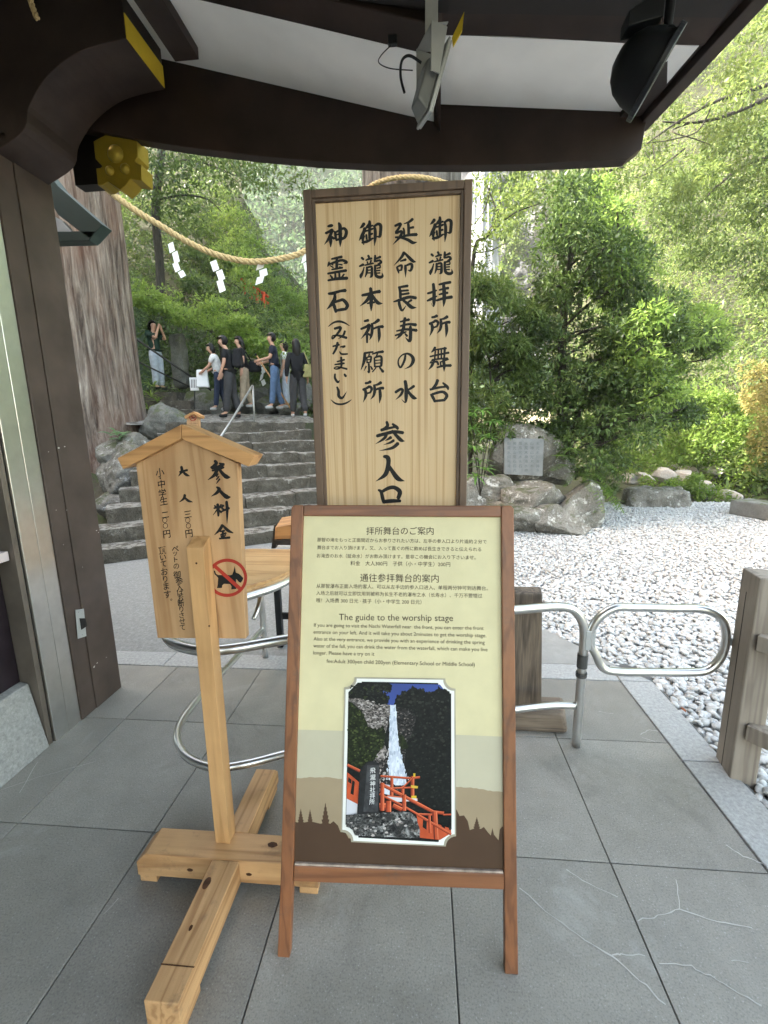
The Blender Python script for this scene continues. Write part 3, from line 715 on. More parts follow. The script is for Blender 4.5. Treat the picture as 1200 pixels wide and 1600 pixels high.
# ------------------------------------------------------------------ the guide board: an A-frame leaning back
AY = 0.0
tl = 0.269
pl = Plane((-0.430, 1.048, 0.0), (math.cos(0.011), math.sin(0.011), 0), Vector((0, math.sin(tl), math.cos(tl))))
if pl.n.y > 0: pl.n = -pl.n
af = thing('folding_signboard', 'reddish brown A-frame board with a pale yellow worship stage guide and waterfall photo', 'signboard', (-0.08, 1.2, 0))
TH = 0.028
def bar(name, quad, mat, root, plane, d0, d1, bevel=0.003, cnr=None):
    a = [plane.px(x, y, 0) for x, y in quad]; mb = MB()
    mb.prism([q+plane.n*d0 for q in a], plane.n*(d1-d0)); return mb.build(name, mat, root, bevel=bevel)
bar('stile', [(455, 793), (459, 789), (474, 789), (458, 1360), (452, 1503), (433, 1501), (438, 1376)], REDWOOD, af, pl, -TH, 0.0)
bar('stile', [(783, 790), (799, 790), (803, 795), (808, 1385), (810, 1524), (789, 1522), (788, 1380)], REDWOOD, af, pl, -TH, 0.0)
bar('top_rail', [(474.5, 789), (782.5, 790), (783, 808), (473.5, 806)], REDWOOD_X, af, pl, -TH, -0.001)
rl = bar('bottom_rail', [(459, 1353), (787.5, 1366), (787.8, 1391), (458, 1378)], REDWOOD_X, af, pl, -TH, -0.001)
bar('worn_edge', [(460, 1349.5), (786, 1362.5), (787, 1366), (460, 1353)], WORN_EDGE, rl, pl, -0.018, -0.0015, bevel=0.0015)
for x in (0.02, 0.70):                                      # rear legs
    a = pl.p(x, 1.30, -0.03); mb = MB(); b = Vector((a.x, 1.66, 0.0)); s = Vector((.018, 0, 0)); t = Vector((0, .02, .006))
    mb.hexa([b-s-t, b+s-t, b+s+t, b-s+t, a-s-t, a+s-t, a+s+t, a-s+t]); mb.build('rear_leg', REDWOOD, af, bevel=.002)
a = pl.p(0.05, 0.55, -0.03); mb = MB()
b1, b2 = Vector((pl.p(0.02, 0, 0).x, 1.565, 0.35)), Vector((pl.p(.7, 0, 0).x, 1.565, 0.35)); mb.box((b1.x+.02, 1.555, .33), (b2.x-.02, 1.575, .38)); mb.build('rear_rail', REDWOOD_X, af, bevel=.002)
POSTER = [(474, 806), (783, 808), (787, 1365), (459, 1352)]
pan = MB(); pan.prism([pl.px(x, y, -.012) for x, y in [(470, 803), (786, 805), (790, 1368), (456, 1355)]], pl.n*-0.008)
cream = plain('cream_poster', (0.66, 0.592, 0.365), 0.45, var=0.04, sc=9)
panel = pan.build('poster_panel', cream, af)
PD = -0.0115
def sheet(name, pts, m, root, d, plane=None):
    mb = MB(); mb.poly([(plane or pl).px(x, y, d) for x, y in pts]); return mb.build(name, m, root)
sheet('painted_band', [(464.5, 1140), (539, 1142), (712, 1148), (785.5, 1151), (786, 1242), (786, 1300), (461, 1300)], plain('pale_grey_print', (0.50, 0.462, 0.345), 0.45, var=.04), panel, PD)
def ragged(pts, amp, step=4):
    o = []
    for (x0, y0), (x1, y1) in zip(pts, pts[1:]):
        n = max(1, int(abs(x1-x0)/step))
        for i in range(n): o.append((x0+(x1-x0)*i/n, y0+(y1-y0)*i/n+rnd.uniform(-amp, amp)))
    return o+[pts[-1]]
sheet('painted_hill', ragged([(463, 1216), (500, 1214), (537, 1217), (700, 1229), (740, 1231), (762, 1235), (787, 1238)], .8)+[(786.7, 1345), (459.7, 1340)], plain('tan_print', (0.33, 0.255, 0.165), 0.45, var=.05), panel, PD+.0005)
def firs(spec):
    o = []
    for x, b, t, wd in spec:             # little fir outline, left to right
        n = 6; hgt = b-t
        for i in range(n):
            f = (i+1)/n; o += [(x-wd*(1-f*.95)*.95, b-hgt*f+hgt/n*.55), (x-wd*(1-f)*.6, b-hgt*f+hgt/n*.4)]
        o.append((x, t))
        for i in reversed(range(n)):
            f = (i+1)/n; o += [(x+wd*(1-f)*.6, b-hgt*f+hgt/n*.4), (x+wd*(1-f*.95)*.95, b-hgt*f+hgt/n*.55)]
    return o
left_f = [(460.6, 1293), (461, 1284)] + firs([(470, 1287, 1262, 7), (484.5, 1286, 1263, 6), (508.5, 1290, 1252, 9.5)]) + [(521, 1283), (528, 1290), (532, 1300), (540, 1301), (545, 1310)]
right_f = [(705, 1300), (709, 1262), (714, 1266), (718, 1275), (725, 1274), (731, 1283), (734, 1297)] + firs([(745, 1297, 1275, 8)]) + [(756, 1292), (762, 1300)] + firs([(769.5, 1306, 1293, 4)]) + [(779, 1313), (781, 1296), (784, 1292), (786.6, 1291)]
sheet('painted_forest', left_f+right_f+[(787, 1364), (459.3, 1351)], plain('dark_brown_print', (0.070, 0.038, 0.022), 0.45, var=.05), panel, PD+.001)
# framed photograph of the fall (zoomed by 1086/190 around 530,1050)
Z = lambda x, y: (530+x*190/1086, 1050+y*190/1086)
fr = [(150, 50), (950, 75)]
def scallop(i):                       # photo outline with scooped corners, grown outward by i zoom pixels
    c = [(55, 45), (1030, 75), (1030+0, 1530), (25, 1495)]
    c = [(60-i, 60-i), (1025+i, 72-i), (1030+i, 1545+i), (30-i, 1505+i)]
    o = []; r = 100-i*.6
    for k, (x, y) in enumerate(c):
        a0 = [90, 180, 270, 0][k]
        for t in range(0, 91, 15):
            a = R(a0-t if True else a0); o.append((x+r*math.cos(a), y+r*math.sin(a)))
    return [Z(*q) for q in o]
PM = MB(); PMATS = []
def psheet(pts, m, d):
    if m not in PMATS: PMATS.append(m)
    PM.poly([pl.px(x, y, d) for x, y in pts], PMATS.index(m))
psheet(scallop(14), plain('grey_beige_line', (0.40, 0.36, 0.28), 0.45), PD+.0014)
psheet(scallop(2), plain('white_border', (0.80, 0.80, 0.77), 0.4, var=.02), PD+.0018)
inner = scallop(-26)
def print_noise(name, stops, sc, dist=0.3, stretch=(1, 1, 1)):
    m, N, L, P = newmat(name); co = coords(N, L, stretch, rndoff=False)
    L.new(ramp(N, L, nz(N, L, co, sc, 8, 0.7, dist), stops), P.inputs['Base Color']); P.inputs['Roughness'].default_value = 0.5; P.inputs['Specular IOR Level'].default_value = 0.2; return m
M_NIGHT = print_noise('printed_forest', [(0.40, (0.003, 0.004, 0.005)), (0.58, (0.008, 0.010, 0.010)), (0.70, (0.026, 0.032, 0.024))], 75)
M_GREEN = print_noise('printed_green', [(0.38, (0.004, 0.006, 0.003)), (0.56, (0.014, 0.022, 0.007)), (0.72, (0.055, 0.075, 0.02))], 80)
M_CLIFF = print_noise('printed_cliff', [(0.40, (0.012, 0.011, 0.011)), (0.50, (0.13, 0.115, 0.11)), (0.62, (0.42, 0.375, 0.36))], 55, 1.6, (1, 1, 1.8))
M_CLIFFD = print_noise('printed_dark_cliff', [(0.42, (0.006, 0.006, 0.007)), (0.56, (0.03, 0.029, 0.03)), (0.70, (0.20, 0.185, 0.18))], 62, 1.6, (1, 1, 1.8))
M_SKY = plain('printed_sky', (0.035, 0.07, 0.30), 0.35, var=.1)
M_FALL = print_noise('printed_fall', [(0.3, (0.38, 0.44, 0.58)), (0.6, (0.72, 0.76, 0.85))], 90, 0.5, (1, 1, .2))
M_RAIL = plain('printed_vermilion', (0.52, 0.085, 0.03), 0.35, var=.12, sc=30)
M_ROCK = print_noise('printed_rock', [(0.36, (0.008, 0.008, 0.010)), (0.5, (0.06, 0.06, 0.06)), (0.66, (0.42, 0.42, 0.42))], 45, 0.8)
M_STELE = plain('printed_stele', (0.016, 0.017, 0.020), 0.35, var=.3, sc=40)
M_WHITEP = plain('printed_white', (0.62, 0.62, 0.68), 0.35, var=.05)
psheet(inner, M_NIGHT, PD+.0021)
psheet([Z(*q) for q in [(380, 101), (900, 112), (960, 190), (620, 330), (470, 330), (380, 230)]], M_SKY, PD+.0023)
dk = [0.0024]
def pic(name, pts, m, dd=None):
    dk[0] += 0.00004; psheet([Z(*q) for q in pts], m, PD+dk[0])
def blob(pts, amp=10, step=14):
    o = []
    for (x0, y0), (x1, y1) in zip(pts, pts[1:]):
        n = max(1, int(math.hypot(x1-x0, y1-y0)/step))
        for i in range(n): o.append((x0+(x1-x0)*i/n+rnd.uniform(-amp, amp)*.6, y0+(y1-y0)*i/n+rnd.uniform(-amp, amp)))
    return o+[pts[-1]]
pic('printed_right_forest', [(1000, 190)] + blob([(990, 190), (930, 150), (885, 130), (850, 180), (770, 175), (720, 150), (660, 130), (630, 155), (560, 180), (510, 215), (490, 290)], 12) + [(520, 330), (620, 700), (600, 960), (620, 1180), (650, 1260), (1002, 1290)], M_NIGHT)
pic('printed_cliff', [(82, 230), (250, 240), (470, 300), (510, 310), (640, 330), (690, 400), (650, 560), (600, 640), (580, 900), (560, 1100), (360, 1100), (340, 830), (280, 800), (78, 520)], M_CLIFF)
pic('printed_cliff', [(505, 308), (640, 330), (690, 400), (650, 560), (600, 640), (580, 900), (560, 1100), (380, 1100), (350, 830), (430, 700), (455, 420)], M_CLIFFD)
pic('printed_left_forest', [(82, 180), (165, 95), (440, 98)] + blob([(470, 110), (470, 170), (430, 180), (390, 165), (400, 200), (450, 220), (440, 280), (350, 300)], 10) + [(260, 260), (170, 230), (82, 235)], M_NIGHT)
pic('printed_green_slope', [(80, 260), (110, 270)] + blob([(190, 330), (240, 420), (260, 500), (340, 510), (400, 480), (415, 560), (400, 650), (340, 740), (300, 800)], 12) + [(240, 800), (180, 900), (72, 830)], M_GREEN)
pic('printed_gorge', blob([(420, 520), (455, 400), (458, 560), (440, 720), (400, 640), (420, 520)], 5), M_NIGHT)
pic('printed_scrub', blob([(530, 560), (560, 560), (600, 620), (620, 680), (560, 690), (530, 600)], 6), M_GREEN)
pic('printed_waterfall', blob([(455, 296), (505, 294), (515, 450), (530, 640), (565, 800), (590, 900), (600, 1000), (560, 1015), (500, 1015), (440, 960), (445, 820), (445, 650), (450, 450), (455, 296)], 4), M_FALL)
pic('printed_waterfall', [(395, 1000), (455, 1010), (450, 1100), (395, 1085)], M_FALL)
def dabs(poly, n, size, ms, seed, sy=1.0):
    g = random.Random(seed)
    for i, (x, y) in enumerate(in_region(poly, n, seed)):
        r = size*g.uniform(.5, 1.5); k = 7; dk[0] += .000001
        psheet([Z(x+math.cos(2*math.pi*j/k)*r*g.uniform(.5, 1.2), y+math.sin(2*math.pi*j/k)*r*sy*g.uniform(.5, 1.2)) for j in range(k)], ms[i % len(ms)], PD+dk[0])
P_LEAFS = [plain('print_leaf_%s' % n, c, .4) for n, c in (('dark', (.006, .010, .004)), ('mid', (.022, .034, .010)), ('light', (.060, .080, .022)))]
P_STONES = [plain('print_stone_%s' % n, c, .4) for n, c in (('dark', (.02, .018, .018)), ('mid', (.16, .14, .135)), ('light', (.45, .41, .40)))]
P_NIGHT = [plain('print_night_%s' % n, c, .4) for n, c in (('a', (.004, .005, .006)), ('b', (.012, .015, .014)), ('c', (.022, .027, .022)))]
P_FOAM = [plain('print_foam_%s' % n, c, .4) for n, c in (('a', (.72, .77, .88)), ('b', (.42, .48, .60)), ('c', (.58, .63, .74)))]
def print_texture():
    dabs([(82, 240), (250, 245), (460, 310), (450, 420), (400, 480), (270, 480), (180, 320)], 130, 11, P_STONES, 71, .5)
    dabs([(510, 310), (640, 335), (680, 420), (640, 560), (600, 640), (540, 600), (520, 420)], 70, 8, [P_STONES[0], P_STONES[1], P_NIGHT[0]], 72, .6)
    dabs([(82, 280), (180, 330), (260, 500), (400, 490), (410, 640), (330, 780), (200, 880), (76, 820)], 190, 11, P_LEAFS, 73, .8)
    dabs([(90, 120), (440, 110), (460, 180), (440, 280), (250, 250), (90, 225)], 110, 10, P_NIGHT+[P_LEAFS[1]], 74, .8)
    dabs([(500, 230), (660, 140), (980, 190), (995, 800), (660, 820), (600, 640), (690, 420)], 200, 13, P_NIGHT, 75, .8)
    dabs([(640, 820), (990, 800), (995, 1250), (800, 1200), (660, 1130)], 70, 13, P_NIGHT, 76, .6)
    dabs([(350, 820), (440, 700), (445, 960), (420, 1000), (365, 1000)], 60, 9, P_STONES, 77, 1.4)
    dabs([(452, 300), (508, 300), (530, 650), (592, 900), (602, 1005), (440, 960), (446, 640)], 90, 9, P_FOAM, 78, 2.6)
    dabs([(440, 640), (420, 960), (450, 960)], 16, 7, P_FOAM, 79, 2.2); dabs([(530, 640), (600, 880), (620, 960), (580, 900)], 18, 7, P_FOAM, 80, 2.2)
def in_region(poly, n, seed):
    g = random.Random(seed); xs = [p[0] for p in poly]; ys = [p[1] for p in poly]; o = []
    while len(o) < n:
        x, y = g.uniform(min(xs), max(xs)), g.uniform(min(ys), max(ys)); c = False; j = len(poly)-1
        for i in range(len(poly)):
            xi, yi = poly[i]; xj, yj = poly[j]
            if (yi > y) != (yj > y) and x < (xj-xi)*(y-yi)/(yj-yi)+xi: c = not c
            j = i
        if c: o.append((x, y))
    return o
print_texture()
M_RAILD = plain('printed_dark_vermilion', (0.20, 0.028, 0.014), .4); M_RAILL = plain('printed_light_vermilion', (0.72, 0.20, 0.10), .4)
def prail(pts, wd):
    for (x0, y0), (x1, y1) in zip(pts, pts[1:]):
        l = math.hypot(x1-x0, y1-y0); nx, ny = -(y1-y0)/l*wd/2, (x1-x0)/l*wd/2
        pic('printed_railing', [(x0+nx, y0+ny), (x1+nx, y1+ny), (x1-nx, y1-ny), (x0-nx, y0-ny)], M_RAIL)
        pic('printed_railing', [(x0+nx, y0+ny), (x1+nx, y1+ny), (x1+nx*.35, y1+ny*.35), (x0+nx*.35, y0+ny*.35)], M_RAILD)
        pic('printed_railing', [(x0-nx*.5, y0-ny*.5), (x1-nx*.5, y1-ny*.5), (x1-nx*.9, y1-ny*.9), (x0-nx*.9, y0-ny*.9)], M_RAILL)
pic('printed_white_wall', [(66, 1130), (164, 1180), (160, 1275), (62, 1275)], M_WHITEP)
pic('printed_left_fence', [(72, 895), (178, 985), (166, 1180), (66, 1130)], M_RAIL)
for q in [[(82, 940), (110, 962), (108, 1000), (78, 980)], [(118, 965), (140, 980), (128, 1100), (100, 1085)]]: pic('printed_gap', q, M_NIGHT)
prail([(72, 830), (186, 885)], 26)
prail([(370, 930), (640, 950)], 20); prail([(640, 950), (722, 940)], 22); prail([(470, 940), (470, 1110)], 28); prail([(655, 930), (655, 1140)], 32); prail([(568, 1020), (565, 1120)], 30)
prail([(440, 1040), (700, 1030)], 16); prail([(430, 1110), (700, 1140)], 22); prail([(560, 1040), (670, 935)], 14)
pic('printed_gold_cap', [(640, 1010), (705, 1020), (700, 1040), (645, 1035)], plain('printed_gold', (0.62, 0.42, 0.05), .35)); pic('printed_gold_cap', [(662, 905), (680, 905), (680, 935), (662, 935)], YELLOW); pic('printed_gold_cap', [(645, 1105), (690, 1105), (690, 1130), (645, 1130)], YELLOW)
pic('printed_white_wall', [(370, 1105), (520, 1160), (700, 1150), (695, 1130), (560, 1125)], M_WHITEP)
pic('printed_gap', [(600, 1180), (760, 1200), (800, 1260), (640, 1245)], M_NIGHT)
prail([(370, 1000), (560, 1100), (840, 1250), (935, 1262)], 30); prail([(360, 1090), (560, 1190), (700, 1270), (830, 1275)], 20); prail([(360, 1200), (430, 1200)], 60); prail([(440, 1150), (440, 1250)], 50); prail([(385, 990), (385, 1240)], 36)
prail([(580, 1095), (580, 1240)], 36); prail([(480, 1190), (560, 1230)], 40)
pic('printed_railing_base', [(690, 1270), (830, 1340), (1000, 1400), (1000, 1440), (900, 1500), (720, 1480)], M_RAIL)
for q in [[(750, 1285), (785, 1290), (780, 1410), (745, 1385)], [(880, 1290), (945, 1290), (945, 1335), (895, 1335)], [(975, 1290), (1000, 1290), (1000, 1335), (975, 1335)], [(905, 1355), (945, 1355), (945, 1400), (915, 1380)], [(975, 1355), (1000, 1355), (1000, 1410), (980, 1410)]]: pic('printed_gap', q, M_NIGHT)
prail([(930, 1275), (1003, 1273)], 16); prail([(852, 1245), (868, 1495)], 46); prail([(700, 1275), (1000, 1450)], 24); prail([(805, 1280), (812, 1440)], 24)
pic('printed_boulder', blob([(62, 1285), (180, 1262), (360, 1258), (560, 1245), (640, 1255), (690, 1310), (718, 1400), (722, 1485), (560, 1480), (140, 1460), (120, 1410), (62, 1380), (62, 1285)], 4), M_ROCK)
dabs([(70, 1290), (180, 1268), (560, 1252), (690, 1310), (715, 1470), (150, 1455)], 130, 13, [P_STONES[0], P_NIGHT[0], P_STONES[1], P_NIGHT[1], P_STONES[2]], 81, .7)
stl = pic('printed_stele', [(190, 860), (255, 800), (300, 795), (360, 815), (360, 1000), (352, 1258), (160, 1275), (175, 1050)], M_STELE)
pic('printed_stele_face', [(250, 830), (355, 830), (345, 1245), (215, 1250)], plain('printed_stele_face', (0.05, 0.052, 0.058), .35, var=.3, sc=60))
dk[0] += .0002
ph = PM.build('photo_print', PMATS, panel)
def zz(x, y): return Z(x, y)
set_chars(pl, [('飛', 300, 880, 50), ('瀧', 300, 940, 52), ('神', 298, 998, 50), ('社', 298, 1052, 50), ('拝', 297, 1105, 50), ('所', 293, 1158, 50)], PAPER, panel, zz, PD+dk[0], name='printed_inscription')
TXT = plain('dark_brown_print_ink', (0.055, 0.035, 0.025), 0.5, var=.05)
TZ = lambda x, y: (440+x*380/1200, 780+y*380/1200)
for body, xl, yl, xr, yr, of in [
    ('拝所舞台のご案内', 418, 157, 750, 157, .004),
    ('那智の滝をもっと正面間近からお参りされたい方は、左手の参入口より片道約２分で', 176, 200, 1012, 210, .012),
    ('舞台までお入り頂けます。又、入って直ぐの所に飲めば長生きできると伝えられる', 176, 238, 985, 248, .012),
    ('お滝壺のお水（延命水）がお飲み頂けます。是非この機会にお入り下さいませ。', 174, 279, 958, 288, .012),
    ('料金　大人300円　子供（小・中学生）200円', 340, 316, 832, 322, .008),
    ('通往参拝舞台的案内', 388, 388, 775, 392, .004),
    ('从那智瀑布正面入场的客人、可以从左手边的参入口进入、单程两分钟可到达舞台。', 172, 428, 1018, 440, .012),
    ('入场之后就可以立即饮用到被称为长生不老的瀑布之水（长寿水）、千万不要错过', 171, 463, 990, 477, .012),
    ('哦！入场费 300 日元 · 孩子（小・中学生 200 日元）', 171, 499, 690, 508, .012),
    ('The guide to the worship stage', 283, 580, 846, 585, .0),
    ('If you are going to visit the Nachi Waterfall near  the front, you can enter the front', 160, 620, 997, 636, .004),
    ('entrance on your left. And it will take you about 2minutes to get the worship stage.', 158, 654, 1010, 672, .004),
    ('Also at the very entrance, we provide you with an experience of drinking the spring', 158, 688, 1002, 706, .004),
    ('water of the fall, you can drink the water from the waterfall, which can make you live', 157, 722, 1016, 741, .004),
    ('longer. Please have a try on it', 156, 757, 458, 763, .004),
    ('fee:Adult 300yen child 200yen (Elementary School or Middle School)', 222, 798, 953, 815, .004)]:
    set_line(pl, body, TZ(xl, yl), TZ(xr, yr), TXT, panel, PD+.0006, name='printed_line')

# ------------------------------------------------------------------ the tall board behind it
SY = 1.70
sp_ = Plane((-0.125, SY, 0), (1, 0, 0), (0, 0, 1))
big = thing('entrance_signboard', 'tall straight grained wooden board with black brushed columns of characters and brown frame', 'signboard', (-0.125, SY, 0))
def sbar(nm, x0, x1, y0, y1, pts=None): pass
def spx(x, y): q = sp_.px(x, y, 0); return q.x, q.z
xl, xr = -0.4175, 0.1675; zt = 2.421
fw = 0.028
for x0, x1 in ((xl, xl+fw), (xr-fw, xr)):
    mb = MB(); mb.box((x0, SY-.006, 0.0), (x1, SY+.034, zt)); mb.build('frame_stile', SIGNFRAME, big, bevel=.003)
for z0, z1, nm in ((zt-fw, zt-.0005, 'frame_rail'), (0.62, 0.66, 'frame_rail')):
    mb = MB(); mb.box((xl+fw+.0005, SY-.005, z0), (xr-fw-.0005, SY+.033, z1)); mb.build(nm, SIGNFRAME, big, bevel=.003)
iw = 0.011
mb = MB(); mb.box((xl+fw, SY+.001, .66), (xl+fw+iw, SY+.03, zt-fw)); mb.box((xr-fw-iw, SY+.001, .66), (xr-fw, SY+.03, zt-fw)); mb.box((xl+fw+iw, SY+.0012, zt-fw-iw), (xr-fw-iw, SY+.03, zt-fw)); mb.build('inner_moulding', SIGNFRAME, big, bevel=.002)
mb = MB(); mb.box((xl+fw+.002, SY+.012, .66), (xr-fw-.002, SY+.026, zt-fw-.002)); board = mb.build('cedar_board', CEDAR_SIGN, big)
for x0 in (xl, xr-.04):
    mb = MB(); mb.box((x0, SY-.16, 0.0), (x0+.04, SY+.22, .05)); mb.build('foot', SIGNFRAME, big, bevel=.003)
bp = Plane((-0.125, SY+.012, 0), (1, 0, 0), (0, 0, 1))
def zoomer(x0, y0, k, dx=0, dy=0): return lambda x, y: (x0+(x+dx)/k, y0+(y+dy)/k)
za, zb, zc, zd, ze = zoomer(500, 330, 10), zoomer(605, 330, 10), zoomer(505, 485, 10), zoomer(605, 485, 10), zoomer(560, 640, 10.667)
GO = '690,190,45 660,235,40 620,268,8; 700,262,45 690,310,48 650,395,45 608,462,5; 690,385,32 668,440,38 685,525,12; 772,150,32 772,195,42 722,246,20; 715,262,28 775,240,30 825,222,26; 708,312,26 770,295,30 828,272,28; 778,190,40 774,300,40 774,430,38; 775,365,30 822,350,30; 722,365,30 730,440,30; 655,492,30 740,470,42 832,420,22; 845,225,30 862,300,42 862,420,42 850,545,5; 850,235,30 905,200,42 948,225,46 945,330,44 930,395,40 875,392,6'
TAKI = '650,725,34 682,755,30; 615,862,24 680,832,40; 690,872,14 668,950,30 640,1010,44 638,1050,12; 752,690,32 768,722,32; 715,768,20 765,745,32 812,738,28; 738,788,24 748,822,20; 798,768,28 782,822,22; 698,845,20 765,828,28 835,812,24; 732,870,28 732,950,34 705,1030,12; 740,880,26 802,868,34 812,925,36 806,1010,40 776,1035,8; 748,922,20 800,918,20; 748,966,20 800,962,20; 862,688,26 862,740,38 855,790,30; 872,745,24 945,712,38; 868,785,26 930,768,32 952,800,38 905,832,26; 862,852,28 938,838,28; 862,845,34 862,930,38 876,1005,42 930,1032,44 976,1014,36 968,960,6; 888,892,20 942,882,26; 886,928,20 940,924,22; 888,968,20 938,964,22; 940,840,18 945,880,18'
SHO = '658,1138,32 700,1132,34 742,1112,44; 622,1240,38 680,1215,34 722,1192,40 758,1225,38 735,1285,26; 655,1240,38 668,1320,44 625,1435,5; 668,1302,24 738,1282,28; 905,1125,46 845,1160,32 782,1166,14; 798,1165,34 805,1250,42 788,1330,34 740,1390,5; 812,1242,28 878,1218,34 942,1214,46; 882,1228,38 892,1340,44 878,1450,7'
